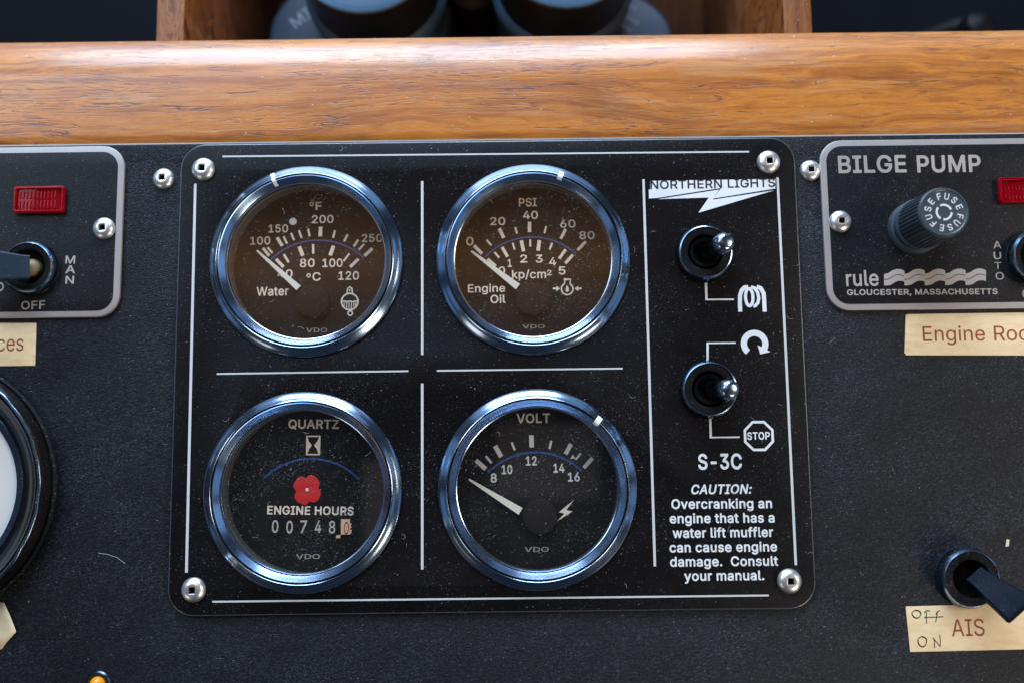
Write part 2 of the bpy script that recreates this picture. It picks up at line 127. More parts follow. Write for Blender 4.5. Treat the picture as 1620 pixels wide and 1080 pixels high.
"e":[418,[22,184,25,148,33,112,45,80,71,40,110,6,158,-14,214,-20,250,-17,290,-6,318,10,345,32,363,56,377,88,376,96,370,102,310,116,302,116,297,112,274,80,250,65,210,58,182,62,158,71,137,88,121,112,112,140,110,157,370,157,378,160,382,164,383,192,380,244,369,284,352,320,328,348,302,370,266,386,238,394,202,396,154,390,106,367,72,336,45,296,32,260,25,228],[114,233,111,236,120,264,137,288,154,304,174,313,206,318,234,314,258,302,274,285,286,265,295,236,290,233]],
"g":[439,[22,185,24,153,31,117,44,85,71,45,106,17,150,-2,198,-7,230,-4,254,4,298,35,299,33,299,-7,293,-39,292,-43,274,-65,242,-81,206,-85,178,-83,158,-76,130,-57,107,-31,98,-29,45,-59,39,-67,40,-75,54,-98,74,-119,98,-137,130,-151,166,-160,210,-163,254,-159,294,-148,331,-127,358,-99,378,-59,384,-11,384,377,382,385,378,389,370,391,314,391,307,389,301,381,301,357,298,352,258,384,230,394,194,396,150,390,106,372,70,339,44,297,31,265,25,233],[110,163,108,193,112,229,120,257,133,281,152,301,174,313,206,318,234,313,254,303,274,285,289,257,297,229,300,193,297,157,289,125,274,101,258,86,234,75,206,71,174,75,154,85,132,105,120,129]],
"i":[181,[29,480,33,464,45,447,61,435,85,431,105,435,121,446,134,464,138,484,134,504,122,520,105,532,85,536,61,532,45,520,33,504],[41,0,45,-9,53,-12,113,-12,121,-9,125,-4,126,376,125,384,117,391,53,391,45,388,41,380]],
"k":[395,[41,0,45,-9,53,-12,113,-12,123,-8,126,0,126,132,127,136,153,160,285,-8,293,-12,373,-12,381,-8,383,-4,383,4,381,8,218,216,369,372,372,376,371,384,367,388,361,391,285,391,277,389,129,238,126,240,126,244,126,508,123,516,117,521,53,521,45,518,41,512]],
"l":[203,[41,82,46,46,49,38,65,12,93,-6,101,-9,137,-14,161,-13,185,-8,189,-6,193,2,182,54,178,62,169,66,137,65,130,70,127,78,126,510,121,518,117,521,53,521,45,518,41,510]],
"m":[624,[41,0,45,-9,53,-12,113,-12,121,-9,125,-4,126,236,129,264,137,284,149,299,165,310,177,315,197,318,221,315,228,312,245,301,258,280,262,256,263,-4,265,-8,273,-12,333,-12,341,-10,345,-6,347,0,347,244,350,268,357,286,365,297,379,308,397,316,417,318,441,315,463,304,477,286,479,280,484,252,485,-4,489,-10,497,-12,557,-12,565,-9,569,0,569,256,564,300,550,336,528,364,501,383,469,395,433,398,405,395,377,386,349,370,329,352,321,341,317,340,293,371,257,392,221,398,193,396,165,386,144,372,125,356,124,380,121,386,117,390,53,391,46,388,42,384,41,376]],
"n":[424,[41,0,45,-9,53,-12,113,-12,121,-9,125,-4,126,224,129,256,136,276,153,296,165,305,185,314,209,317,241,311,245,309,263,296,279,268,284,232,284,0,285,-5,289,-10,297,-12,357,-12,366,-8,369,0,369,240,364,288,350,328,329,358,301,379,265,392,229,396,185,391,145,372,125,351,124,380,121,386,117,390,53,391,46,388,42,384]],
"p":[438,[41,-143,45,-152,53,-155,113,-155,121,-152,125,-147,127,21,129,23,168,-7,193,-16,229,-20,277,-14,318,5,353,36,380,77,393,113,400,149,402,189,400,225,393,261,381,297,356,337,317,372,277,390,229,396,197,393,165,384,125,351,124,381,117,390,53,391,47,389,43,385,41,377],[125,185,128,225,138,261,149,283,165,299,189,312,221,318,249,313,273,301,289,285,304,257,313,225,316,189,313,153,305,124,289,93,273,77,249,63,221,59,193,62,169,75,153,90,149,94,136,121,128,153]],
"r":[273,[41,0,45,-9,53,-12,113,-12,121,-9,125,-4,126,236,129,260,139,280,149,292,165,305,185,311,205,314,241,310,250,312,255,320,255,384,253,390,249,394,245,396,213,397,177,391,145,377,125,359,124,380,121,386,117,390,53,391,46,388,42,384]],
"t":[241,[-6,324,-2,318,2,316,50,315,53,312,53,92,61,48,81,16,86,10,122,-10,170,-16,194,-15,220,-8,224,-4,225,4,212,60,208,64,202,66,170,62,150,67,144,72,140,80,138,100,138,312,142,315,202,315,210,317,214,321,216,328,216,380,214,385,206,391,138,392,138,472,133,480,126,483,62,483,58,480,53,472,52,392,50,391,6,391,-2,388,-6,380]],
"u":[424,[41,135,46,91,58,55,80,23,109,0,145,-13,181,-17,221,-12,264,7,285,29,286,-1,289,-8,293,-11,357,-12,365,-9,368,-5,369,3,369,379,366,387,357,391,297,391,289,389,285,383,284,155,281,123,270,99,261,87,245,74,225,66,201,62,169,67,165,70,146,83,130,111,126,147,125,383,121,388,113,391,53,391,45,388,41,379]],
"²":[319,[25,498,29,490,33,488,97,488,104,494,108,510,115,518,129,526,149,528,165,526,177,521,188,510,190,502,187,486,172,470,29,355,27,346,27,306,29,299,33,295,41,294,269,294,278,298,281,306,281,354,277,362,273,364,161,365,157,366,229,422,255,450,268,478,273,506,264,542,237,573,193,593,149,599,101,593,61,573,37,545,33,538]]},
"B":{",":[212,[18,-123,26,-135,34,-139,86,-139,94,-136,100,-131,156,65,156,77,151,85,146,89,138,91,66,91,58,89,51,81,48,73]],
"-":[477,[94,184,102,172,114,168,342,169,350,173,357,184,357,248,350,259,338,264,110,264,98,256,94,248]],
".":[212,[30,40,34,16,50,-6,70,-19,94,-24,120,-20,142,-5,156,16,161,40,157,64,142,87,122,101,94,107,70,101,50,88,34,66]],
"0":[477,[28,245,30,201,37,153,51,105,69,65,91,33,116,9,152,-12,188,-23,224,-27,268,-22,304,-11,337,9,364,37,384,65,402,105,416,153,423,201,425,253,423,309,414,361,403,401,385,441,360,477,336,499,300,521,264,532,228,536,188,532,148,519,116,499,90,473,68,441,52,405,37,357,30,309],[132,201,129,253,134,325,142,357,157,393,176,419,200,434,228,439,254,433,276,420,296,393,311,357,319,325,324,253,318,181,311,149,296,113,276,89,252,75,228,71,196,77,176,89,157,113,141,153,135,177]],
"1":[477,[56,-4,64,-16,76,-20,392,-20,403,-16,409,-8,411,0,411,56,409,64,404,70,392,75,300,75,296,76,296,508,292,520,284,527,276,529,192,528,76,444,68,436,66,428,66,356,71,344,80,339,88,338,96,341,188,408,192,404,192,80,192,76,188,75,76,75,64,71,58,64,56,56]],
"2":[477,[44,-4,52,-16,64,-20,388,-20,400,-16,407,-8,409,0,409,60,404,70,396,76,388,77,204,77,200,80,280,165,350,244,375,280,390,312,397,340,401,372,395,416,376,458,351,488,316,514,272,531,228,536,176,530,132,513,100,490,69,452,51,408,46,364,48,352,52,347,60,343,128,342,136,344,142,348,146,356,150,384,156,400,168,419,181,428,200,437,220,439,248,436,264,431,280,420,290,408,297,392,300,368,298,352,293,336,264,292,48,59,44,48]],
"3":[477,[24,129,33,85,56,42,88,12,124,-8,164,-21,216,-27,272,-21,316,-7,360,24,388,57,406,97,413,145,406,193,387,233,356,269,316,294,265,309,388,450,392,461,392,509,390,517,384,525,372,529,72,529,60,527,54,521,50,509,50,449,53,441,60,434,68,432,240,432,244,430,140,309,137,301,137,245,143,233,152,229,200,228,236,224,268,214,284,203,299,185,307,165,309,145,305,121,299,105,284,90,264,79,244,73,220,70,192,72,172,78,156,87,141,101,134,113,127,141,116,151,108,152,40,152,28,144,25,137]],
"4":[477,[20,104,24,92,32,87,40,85,260,85,262,80,262,0,264,-8,268,-15,280,-20,344,-20,352,-18,359,-12,363,0,364,84,416,85,428,92,433,104,433,160,431,172,420,182,364,183,363,184,363,320,356,333,344,338,280,338,272,336,265,328,262,316,262,188,260,183,148,183,143,184,329,500,331,512,324,524,312,529,248,529,240,528,231,520,23,168,20,160]],
"5":[477,[40,129,48,85,69,45,94,17,128,-5,172,-21,220,-27,272,-21,318,-3,359,29,388,69,405,113,411,161,407,205,398,237,380,271,360,298,336,319,300,340,268,349,228,354,196,350,160,339,159,341,168,428,172,432,364,432,372,433,380,437,385,445,386,453,386,509,384,517,380,523,372,528,364,529,96,529,88,527,80,521,76,509,47,257,47,249,51,241,56,236,64,233,128,226,136,228,156,241,172,248,216,256,244,253,268,242,283,229,295,213,304,189,308,161,305,137,296,113,284,97,268,84,244,73,220,70,200,72,180,79,166,89,154,101,145,117,140,138,136,144,128,149,56,150,44,142]],
"6":[477,[44,161,50,109,66,65,95,25,136,-4,176,-20,220,-26,272,-22,320,-3,360,29,386,65,404,109,409,161,404,205,388,248,360,285,324,313,280,329,236,334,227,333,228,337,340,501,342,513,338,521,333,525,324,529,252,529,244,527,236,521,119,349,96,313,75,277,61,245,49,205],[148,131,145,157,148,185,156,205,165,217,184,235,204,243,224,245,248,242,268,234,284,221,296,203,304,181,307,157,304,133,296,109,284,93,268,80,248,71,228,69,200,73,184,80,167,93,156,111]],
"7":[477,[42,448,50,436,62,432,286,432,290,430,77,4,78,-8,82,-14,90,-19,170,-19,178,-15,184,-8,409,440,411,448,410,514,407,520,402,525,390,529,58,529,49,524,42,512]],
"8":[477,[32,133,38,89,60,47,88,17,124,-5,172,-21,228,-27,280,-21,320,-9,364,17,392,48,415,93,421,133,417,169,406,201,388,231,364,256,350,265,349,269,376,297,394,333,402,381,395,425,377,461,348,493,316,515,276,530,224,536,180,531,136,516,100,492,76,465,55,421,50,377,58,333,76,297,103,269,102,265,88,256,66,233,48,205,35,169],[136,132,136,141,139,161,147,177,160,193,180,206,200,212,224,215,252,212,272,205,291,193,305,177,314,157,316,141,313,117,305,101,294,89,273,77,252,72,228,69,196,72,176,78,160,88,144,105,139,117],[156,354,153,377,155,393,162,409,172,422,184,430,204,437,228,440,248,437,264,432,281,421,291,409,297,393,299,377,297,357,290,341,276,326,264,318,248,312,228,310,208,311,188,318,171,329,162,341]],
"9":[477,[44,348,49,300,65,260,92,222,128,196,168,180,224,173,114,12,110,0,114,-12,120,-18,126,-20,200,-20,208,-18,216,-11,332,158,375,228,392,264,404,304,409,348,404,396,387,440,356,483,316,513,276,529,228,536,176,529,129,508,96,484,69,448,49,400],[148,328,145,352,149,376,155,396,168,415,184,428,204,437,224,440,248,437,268,429,286,412,297,396,304,376,307,348,305,328,296,304,284,287,271,276,248,266,224,263,204,266,184,275,168,288,156,304]],
":":[212,[30,40,34,16,50,-6,70,-19,94,-24,120,-20,142,-5,156,16,161,40,157,64,142,87,122,101,94,107,70,101,50,88,34,66],[30,312,34,292,50,268,70,256,94,251,122,256,142,270,157,292,161,316,157,340,142,363,122,377,94,382,70,377,50,364,34,340]],
"A":[504,[-4,-4,4,-16,12,-20,84,-20,97,-16,103,-8,148,120,152,122,328,122,332,116,376,-8,383,-16,392,-20,464,-20,472,-18,480,-10,483,0,481,8,295,516,284,527,276,529,200,529,192,527,184,520,-2,8],[184,219,236,379,240,381,294,220,292,219]],
"B":[480,[40,-4,48,-16,60,-20,248,-20,304,-16,352,0,385,20,392,26,417,56,433,100,438,136,434,176,420,212,400,240,365,268,388,288,403,308,407,316,415,340,418,372,414,412,396,455,372,484,340,507,292,524,240,529,60,529,52,527,44,520,40,508],[148,77,145,80,145,204,145,208,148,211,244,211,273,208,296,200,313,188,325,172,332,156,335,136,330,112,316,96,288,82,244,77],[148,305,145,308,145,428,148,432,236,432,276,427,300,412,310,396,316,372,313,352,304,335,295,324,280,315,260,308,236,305]],
"C":[534,[20,249,24,201,35,149,52,105,74,69,104,35,140,7,180,-12,220,-22,264,-27,308,-24,348,-14,382,1,413,21,444,49,466,81,482,117,493,157,491,169,484,176,476,180,408,180,400,178,390,169,372,126,368,121,344,97,308,79,264,74,228,79,196,92,164,121,143,153,132,185,126,217,123,257,126,293,132,325,142,353,165,389,196,416,228,430,268,436,308,430,344,412,374,381,382,365,391,337,400,330,408,328,476,328,484,332,490,337,493,345,492,353,481,393,464,429,440,462,416,485,386,505,348,522,308,533,268,536,220,531,180,520,140,501,105,473,76,441,52,401,34,357,24,305]],
"E":[443,[40,-4,48,-16,60,-20,376,-20,384,-18,391,-12,395,0,395,60,388,72,380,76,148,77,145,80,145,204,146,208,356,209,364,211,370,216,374,224,375,232,375,288,369,300,360,305,148,306,145,308,145,428,148,432,372,432,380,434,388,441,392,452,392,512,384,525,372,529,60,529,52,527,44,520,40,508]],
"F":[434,[40,-4,48,-16,60,-20,128,-20,137,-16,143,-8,145,0,145,196,146,200,348,201,356,204,362,208,366,220,366,280,360,292,352,297,148,298,145,300,145,428,148,432,368,432,376,433,385,440,389,452,389,512,385,520,380,525,368,529,60,529,52,527,44,520,40,508]],
"G":[544,[20,249,24,197,34,149,50,109,76,65,106,33,140,7,176,-11,220,-22,272,-27,312,-24,348,-15,386,1,417,21,446,49,469,81,485,117,495,157,498,201,498,257,496,265,488,273,476,276,284,276,272,273,265,265,263,257,263,197,268,185,280,179,388,179,392,177,391,165,376,130,360,108,336,89,300,76,268,73,232,78,192,95,167,117,142,157,133,181,126,213,123,253,126,293,133,329,144,357,164,389,192,414,228,431,264,436,305,429,340,413,370,381,392,337,396,333,404,329,476,329,486,333,493,341,494,349,484,389,467,425,441,461,416,484,385,505,348,522,308,533,264,536,220,532,180,521,139,501,103,473,75,441,52,404,34,357,23,309]],
"H":[541,[40,-4,48,-16,60,-20,128,-20,137,-16,143,-8,145,0,145,208,148,212,368,212,372,208,372,0,374,-8,380,-16,392,-20,460,-20,472,-13,477,0,477,508,476,516,470,524,456,529,392,529,380,525,373,516,372,508,372,312,368,309,148,309,145,312,145,508,144,516,136,525,124,529,56,529,44,521,40,508]],
"I":[324,[11,-4,19,-16,31,-20,271,-20,281,-16,287,-8,289,0,289,56,288,64,283,71,271,77,207,77,203,80,203,428,207,432,271,432,279,435,285,440,289,452,289,508,287,517,279,526,267,529,31,529,19,525,12,516,11,452,15,440,27,432,95,432,98,428,98,80,95,77,27,77,18,72,11,60]],
"L":[417,[40,-4,48,-16,60,-20,360,-20,373,-16,381,-4,381,60,376,70,368,76,360,77,148,77,145,80,145,508,140,522,128,529,56,529,47,524,40,512]],
"M":[652,[40,-4,48,-16,60,-20,124,-20,134,-16,141,-8,142,0,142,292,144,303,268,-8,276,-18,288,-20,344,-20,352,-17,358,-12,480,300,483,296,484,288,484,0,486,-8,492,-16,500,-20,568,-20,581,-16,586,-8,588,0,588,508,587,516,581,524,568,529,476,529,468,527,460,520,334,196,316,144,312,146,295,196,168,520,160,527,152,529,60,529,47,524,41,516,40,508]],
"N":[547,[40,-4,48,-16,60,-20,128,-20,137,-16,144,-5,144,347,187,276,372,-14,384,-20,464,-20,472,-18,479,-12,483,0,483,508,482,516,476,524,464,529,396,529,384,523,379,512,379,172,376,167,149,524,136,529,60,529,52,527,44,521,40,508]],
"O":[557,[20,249,24,201,35,149,52,105,74,69,104,35,140,7,180,-12,220,-22,264,-27,312,-23,356,-11,397,9,428,34,456,65,480,103,499,149,510,201,513,253,510,305,499,357,480,405,456,443,429,473,396,500,356,519,312,532,268,536,224,532,180,520,140,502,105,473,76,441,52,401,34,357,24,305],[124,236,123,253,126,293,132,325,142,353,165,389,196,417,228,430,264,435,304,431,336,417,365,393,391,353,401,325,408,293,410,253,408,213,401,181,390,153,367,117,336,92,304,78,268,73,228,79,195,93,167,117,143,153,132,181,126,213]],
"P":[469,[40,-4,48,-16,60,-20,128,-20,136,-16,141,-12,145,0,146,164,148,166,236,166,296,172,344,191,380,219,408,256,424,300,429,344,423,396,407,440,383,472,342,504,292,523,236,529,60,529,52,527,44,520,40,508],[148,262,145,264,145,268,145,428,148,432,228,432,264,429,288,420,304,408,315,392,322,372,324,348,321,320,315,304,301,284,288,275,264,266,232,262]],
"Q":[557,[20,252,24,200,34,152,52,106,78,64,104,35,139,8,180,-12,224,-23,268,-27,312,-23,348,-14,352,-16,385,-60,396,-67,468,-68,476,-66,484,-60,488,-52,486,-40,431,36,459,68,481,104,499,152,510,204,513,252,510,308,500,356,480,404,456,443,428,474,395,500,356,519,316,531,268,536,220,531,180,520,139,500,104,473,79,444,51,400,33,356,24,308],[124,236,123,256,126,292,132,326,142,352,165,388,196,417,228,430,264,435,304,431,337,416,366,392,390,356,400,327,408,292,410,252,408,216,400,180,391,156,368,119,328,172,320,178,312,179,240,178,230,172,226,164,225,156,228,148,280,80,282,76,280,75,264,74,228,79,196,92,168,116,143,152,133,180,126,216]],
"R":[473,[40,-4,48,-16,56,-20,124,-20,137,-16,143,-8,145,0,146,176,148,178,232,178,236,175,334,-8,340,-16,352,-20,428,-20,436,-18,444,-11,448,-4,446,8,344,196,344,200,380,225,407,260,424,304,429,352,424,400,406,444,380,480,344,505,292,524,236,529,60,529,52,527,44,520,40,508],[148,275,146,276,145,280,145,428,148,432,232,432,264,429,288,422,306,408,317,392,322,376,325,352,322,328,317,312,304,295,288,285,264,278,232,275]],
"S":[471,[18,135,27,91,49,47,78,15,122,-10,170,-24,222,-29,262,-27,298,-20,330,-8,374,19,402,53,423,95,428,139,425,171,410,211,394,233,370,254,322,281,270,298,218,312,178,326,160,335,146,347,138,359,135,375,138,394,146,407,158,420,174,429,195,435,226,439,262,433,290,420,307,403,320,367,330,359,338,358,406,359,418,367,421,379,412,423,391,463,362,492,322,517,278,531,230,536,178,531,134,518,89,491,59,459,39,419,32,371,43,315,71,275,102,251,138,234,178,220,238,203,286,187,302,178,315,167,322,155,326,139,322,123,310,102,298,90,280,79,254,72,222,69,198,72,174,78,154,87,137,103,128,119,121,147,110,156,34,157,22,149,19,143]],
"T":[473,[12,448,20,436,28,432,172,431,173,-4,180,-16,189,-20,256,-20,268,-16,275,-8,277,0,277,428,280,432,416,432,428,436,435,444,437,452,437,508,433,520,424,528,416,529,28,529,19,524,12,512]],
"U":[541,[40,172,46,120,69,68,100,28,144,-3,176,-16,220,-26,260,-28,300,-26,336,-18,372,-3,416,28,451,72,471,120,477,168,477,508,472,522,460,529,392,529,380,525,374,516,373,508,373,180,369,148,357,120,341,100,324,88,292,76,260,72,224,76,193,88,172,104,158,124,148,148,144,180,144,508,143,516,136,525,124,529,60,529,47,524,41,516,40,508]],
"V":[504,[-4,508,188,-12,196,-18,204,-20,276,-20,288,-17,297,-8,481,500,483,508,480,519,472,527,464,529,392,529,384,526,379,520,240,123,211,212,100,520,92,527,84,529,12,529,0,521]],
"Z":[462,[20,448,28,436,40,432,272,432,276,432,280,428,25,56,22,48,22,0,26,-12,32,-18,44,-20,400,-20,412,-15,419,-4,419,60,412,72,404,76,164,77,160,77,158,80,415,452,417,460,417,508,412,522,404,528,396,529,36,529,27,524,20,512]],
"a":[413,[10,107,16,67,30,35,54,7,86,-13,122,-25,162,-29,194,-26,222,-18,254,3,262,-14,274,-20,338,-20,350,-15,355,-9,357,-1,357,251,352,295,341,327,322,355,294,378,246,398,194,404,158,401,126,394,94,382,66,361,42,335,23,299,21,291,22,284,30,274,94,255,102,254,114,260,134,287,157,303,174,309,198,311,218,308,230,304,242,296,249,287,253,275,255,255,250,252,230,247,122,231,66,209,46,195,26,171,15,143],[114,91,112,103,115,119,121,127,138,139,178,148,254,161,256,159,256,139,252,119,246,105,234,89,218,77,198,69,170,65,134,72,119,83]],
"c":[420,[14,184,17,148,24,112,38,76,67,32,105,0,158,-22,206,-28,266,-20,318,5,357,44,372,68,382,96,383,104,380,112,370,121,302,137,294,135,288,128,275,100,261,84,238,72,206,66,178,71,160,80,141,100,127,124,119,152,116,188,119,220,126,249,141,276,158,294,178,305,206,310,234,306,258,294,274,276,286,251,290,247,298,243,306,242,370,259,380,268,382,280,357,332,314,374,262,397,206,404,154,397,110,379,102,374,66,342,41,304,24,264,17,228]],
"d":[448,[14,184,16,148,23,112,37,76,64,32,102,-2,146,-21,194,-28,230,-25,258,-15,290,8,293,4,293,-4,297,-12,302,-17,309,-20,374,-20,386,-14,391,-8,392,0,392,508,391,516,386,523,374,529,310,529,302,527,295,520,291,508,290,370,258,392,230,401,194,404,146,397,106,380,98,376,66,348,38,304,24,268,16,228],[118,160,116,188,119,220,126,252,139,276,155,292,178,306,206,310,233,304,250,296,266,280,281,256,289,224,292,188,289,156,281,124,269,100,250,81,230,71,206,67,178,70,158,82,140,100,130,120]],
"e":[428,[14,184,17,148,25,108,38,76,64,36,106,-1,154,-21,214,-28,254,-24,290,-15,322,3,349,24,370,52,384,84,384,96,380,104,374,109,306,125,293,120,270,88,246,72,210,66,186,69,159,80,142,95,128,116,120,144,122,149,370,149,382,152,389,160,391,168,391,192,388,244,376,288,359,324,334,354,307,376,270,394,238,402,202,404,150,397,102,374,66,343,36,296,25,264,16,228],[122,242,121,244,129,264,140,280,158,296,178,306,206,310,230,307,252,296,268,280,280,260,284,244,282,241,278,241]],
"f":[278,[-14,324,-8,312,2,307,58,307,61,304,61,0,62,-8,69,-16,78,-20,142,-20,150,-18,158,-11,162,0,162,304,166,307,234,308,245,316,248,328,248,380,243,392,230,399,162,400,164,436,168,444,178,451,198,454,226,448,239,452,245,460,262,516,262,528,256,536,246,541,226,547,186,550,158,547,130,539,102,522,79,496,65,468,61,432,60,400,58,399,2,399,-6,395,-12,388,-14,380]],
"g":[449,[14,185,16,153,23,117,37,81,66,38,102,10,146,-9,194,-15,230,-12,258,-3,291,17,291,-7,285,-39,269,-59,242,-73,206,-77,182,-75,162,-69,135,-51,114,-26,102,-21,90,-24,42,-51,37,-55,32,-63,32,-75,48,-103,70,-126,94,-144,127,-159,166,-168,210,-171,254,-167,298,-155,334,-134,366,-103,386,-59,392,-11,392,377,391,385,386,393,374,399,306,398,296,389,293,381,293,373,290,369,262,391,238,400,230,402,194,404,146,397,102,379,65,345,37,301,24,269,16,233],[118,164,116,193,119,225,127,253,138,274,158,296,178,306,202,309,230,306,250,296,270,277,281,257,289,229,292,193,290,161,282,129,270,109,254,93,230,82,206,79,178,82,158,92,139,109,128,129]],
"h":[434,[33,-4,41,-16,53,-20,117,-20,125,-16,130,-12,134,0,134,224,137,252,143,272,157,290,169,298,185,305,209,309,237,304,241,302,257,290,271,268,276,232,276,0,277,-8,284,-16,293,-20,357,-20,370,-16,377,-4,377,240,373,288,360,328,333,365,305,386,269,399,225,404,185,399,145,381,137,376,136,376,134,380,134,512,129,522,117,529,49,529,40,524,33,512]],
"i":[191,[21,480,25,460,40,440,61,427,85,423,109,428,128,440,142,460,146,484,141,508,125,528,105,540,81,544,57,539,38,524,25,506],[33,-4,41,-16,53,-20,117,-20,129,-13,134,-4,134,380,129,392,117,399,49,399,38,392,34,384]],
"k":[405,[33,-4,41,-16,49,-20,117,-20,129,-13,134,0,134,132,149,146,153,147,281,-16,293,-20,373,-20,385,-15,392,-4,392,4,388,12,230,212,229,216,374,364,380,376,378,388,370,396,361,399,285,399,273,396,137,257,134,260,134,264,134,512,129,522,117,529,49,529,40,524,33,512]],
"l":[213,[33,82,39,42,56,10,61,5,93,-15,137,-22,165,-21,189,-15,197,-10,200,-2,201,6,190,58,186,66,173,74,145,72,137,74,135,82,134,510,129,522,117,529,49,529,38,522,34,514]],
"m":[634,[33,-4,41,-16,53,-20,117,-20,126,-16,132,-8,134,0,134,236,137,260,145,280,154,292,169,303,181,308,197,310,221,307,225,305,238,296,249,281,251,276,254,256,254,0,256,-8,261,-16,273,-20,337,-20,347,-16,354,-8,355,0,355,244,357,264,363,280,372,292,382,300,397,308,417,310,441,306,457,298,471,280,476,252,476,0,477,-8,484,-16,493,-20,557,-20,569,-16,575,-8,577,0,577,256,573,300,557,339,537,367,531,372,505,390,469,403,433,406,401,402,377,395,345,377,317,353,300,376,265,398,221,406,189,403,165,395,133,374,129,389,125,394,117,398,53,399,41,395,35,388,33,380]],
"n":[434,[33,-4,41,-16,53,-20,117,-20,125,-16,130,-12,134,0,134,224,137,252,143,272,157,290,169,298,185,305,209,309,237,304,241,302,257,290,271,268,276,232,276,0,277,-8,285,-17,297,-20,357,-20,365,-18,373,-12,377,0,377,240,373,288,357,332,334,364,308,384,269,399,225,404,181,398,141,379,133,371,130,388,125,394,117,398,49,399,37,391,34,384,33,376]],
"o":[439,[14,184,17,148,25,108,38,76,67,32,106,-1,150,-20,210,-28,262,-21,306,-3,350,36,377,76,391,112,399,148,401,188,399,228,391,264,377,300,346,345,310,376,264,396,202,404,154,397,110,379,66,342,38,300,26,268,17,228],[118,159,116,188,119,220,126,248,141,276,158,294,182,306,206,310,234,306,258,293,274,276,287,252,295,224,299,184,296,152,288,124,275,100,258,83,234,70,206,66,178,71,160,80,141,100,127,124]],
"r":[283,[33,-4,41,-16,53,-20,117,-20,126,-16,132,-8,134,0,134,232,136,256,145,276,153,286,169,297,185,303,205,306,245,302,258,308,263,320,263,384,261,392,253,401,245,404,213,405,177,400,142,384,133,377,127,392,121,397,113,399,49,399,41,395,35,388,33,376]],
"s":[389,[16,92,26,56,47,24,72,2,108,-17,140,-24,180,-28,224,-25,268,-12,302,8,328,36,345,68,351,108,345,144,340,155,320,185,284,212,236,228,152,250,136,260,131,268,129,276,132,288,144,301,160,309,188,313,212,309,229,300,240,288,252,264,264,257,272,257,332,272,342,280,344,288,343,296,332,324,314,352,292,373,260,391,228,400,188,404,140,399,107,388,73,368,49,344,34,316,31,308,27,276,34,232,53,200,60,192,96,168,144,151,228,129,241,120,246,112,247,104,244,92,232,79,212,70,180,65,156,68,136,76,121,92,109,120,96,127,28,112,19,104]],
"t":[251,[-14,324,-10,315,-2,309,42,307,45,304,45,92,54,44,74,11,82,3,122,-18,170,-24,194,-23,222,-16,231,-8,233,4,219,64,214,70,206,74,170,70,154,74,148,80,146,100,146,304,150,307,206,307,218,313,224,324,224,380,222,388,214,396,206,399,146,400,146,472,144,480,136,488,126,491,58,490,50,484,45,472,44,400,42,399,2,399,-6,395,-12,388,-14,380]],
"u":[434,[33,135,37,91,51,51,73,19,105,-7,141,-20,185,-25,229,-19,266,-1,277,9,280,-9,285,-15,293,-19,357,-20,369,-16,375,-9,377,-1,377,379,373,391,365,397,357,399,297,399,285,396,278,387,276,379,276,155,273,127,266,107,249,88,237,79,221,73,201,70,169,77,153,88,138,111,134,147,134,379,132,387,125,395,117,399,53,399,41,395,35,387,33,379]],
"v":[413,[-3,376,147,-12,153,-18,161,-20,225,-20,237,-16,244,-8,390,372,391,380,389,388,381,396,369,399,301,399,289,391,197,137,193,132,103,384,99,392,93,397,85,399,13,399,1,391,-2,384]],
"w":[591,[3,376,118,-4,126,-16,135,-20,199,-20,207,-18,215,-12,283,224,352,-12,359,-18,367,-20,431,-20,443,-14,449,-4,564,372,564,384,559,393,547,399,479,399,471,397,463,390,399,162,395,164,335,384,331,392,326,396,315,399,251,399,243,397,235,390,187,220,171,159,167,164,103,390,95,397,87,399,19,399,7,391,4,384]],
"y":[413,[-3,375,141,-1,132,-29,123,-49,109,-65,101,-69,57,-66,45,-74,42,-81,28,-133,28,-145,32,-153,37,-157,61,-163,89,-165,121,-163,149,-153,170,-141,189,-123,195,-117,221,-68,390,371,391,383,385,393,373,399,301,399,289,391,197,138,193,132,100,391,93,397,85,399,13,399,1,391,-3,383]]}
}""")
# ------------------------------------------------------------------ measuring helpers
def P(px, py, z=0.0):
    """point of the photograph (1620 wide) -> board coordinates in mm on the plane at height z"""
    d = _fwd + _right*((px-810)/FOC) + _up*((540-py)/FOC)
    t = (z-DIST)/d.z
    return Vector((d.x*t, d.y*t, z))
class Z:
    """a zoomed crop of the photograph: reads its coordinates"""
    def __init__(s, x0, y0, k, z=0.0): s.x0, s.y0, s.k, s.z = x0, y0, k, z
    def px(s, x, y): return (s.x0+x/s.k, s.y0+y/s.k)
    def __call__(s, x, y, z=None): return P(s.x0+x/s.k, s.y0+y/s.k, s.z if z is None else z)

# ------------------------------------------------------------------ materials
def nt(name):
    m = bpy.data.materials.new(name); m.use_nodes = True
    t = m.node_tree; return m, t, t.nodes['Principled BSDF']
def N(t, kind, **kw):
    n = t.nodes.new(kind)
    for k, v in kw.items(): setattr(n, k, v)
    return n
def coords(t, scale=(1, 1, 1), rot=0.0):
    tc = N(t, 'ShaderNodeNewGeometry'); mp = N(t, 'ShaderNodeMapping')
    mp.inputs['Scale'].default_value = [1000*s for s in scale]
    if rot:
        r = N(t, 'ShaderNodeVectorRotate'); r.rotation_type = 'Z_AXIS'; r.inputs['Angle'].default_value = -math.radians(rot)
        t.links.new(tc.outputs['Position'], r.inputs['Vector']); t.links.new(r.outputs[0], mp.inputs['Vector'])
    else: t.links.new(tc.outputs['Position'], mp.inputs['Vector'])
    return mp.outputs[0]
def noise(t, vec, scale=1.0, detail=2.0, rough=0.5, dist=0.0):
    n = N(t, 'ShaderNodeTexNoise'); n.inputs['Scale'].default_value = scale; n.inputs['Detail'].default_value = detail
    n.inputs['Roughness'].default_value = rough; n.inputs['Distortion'].default_value = dist
    t.links.new(vec, n.inputs['Vector']); return n.outputs[0]
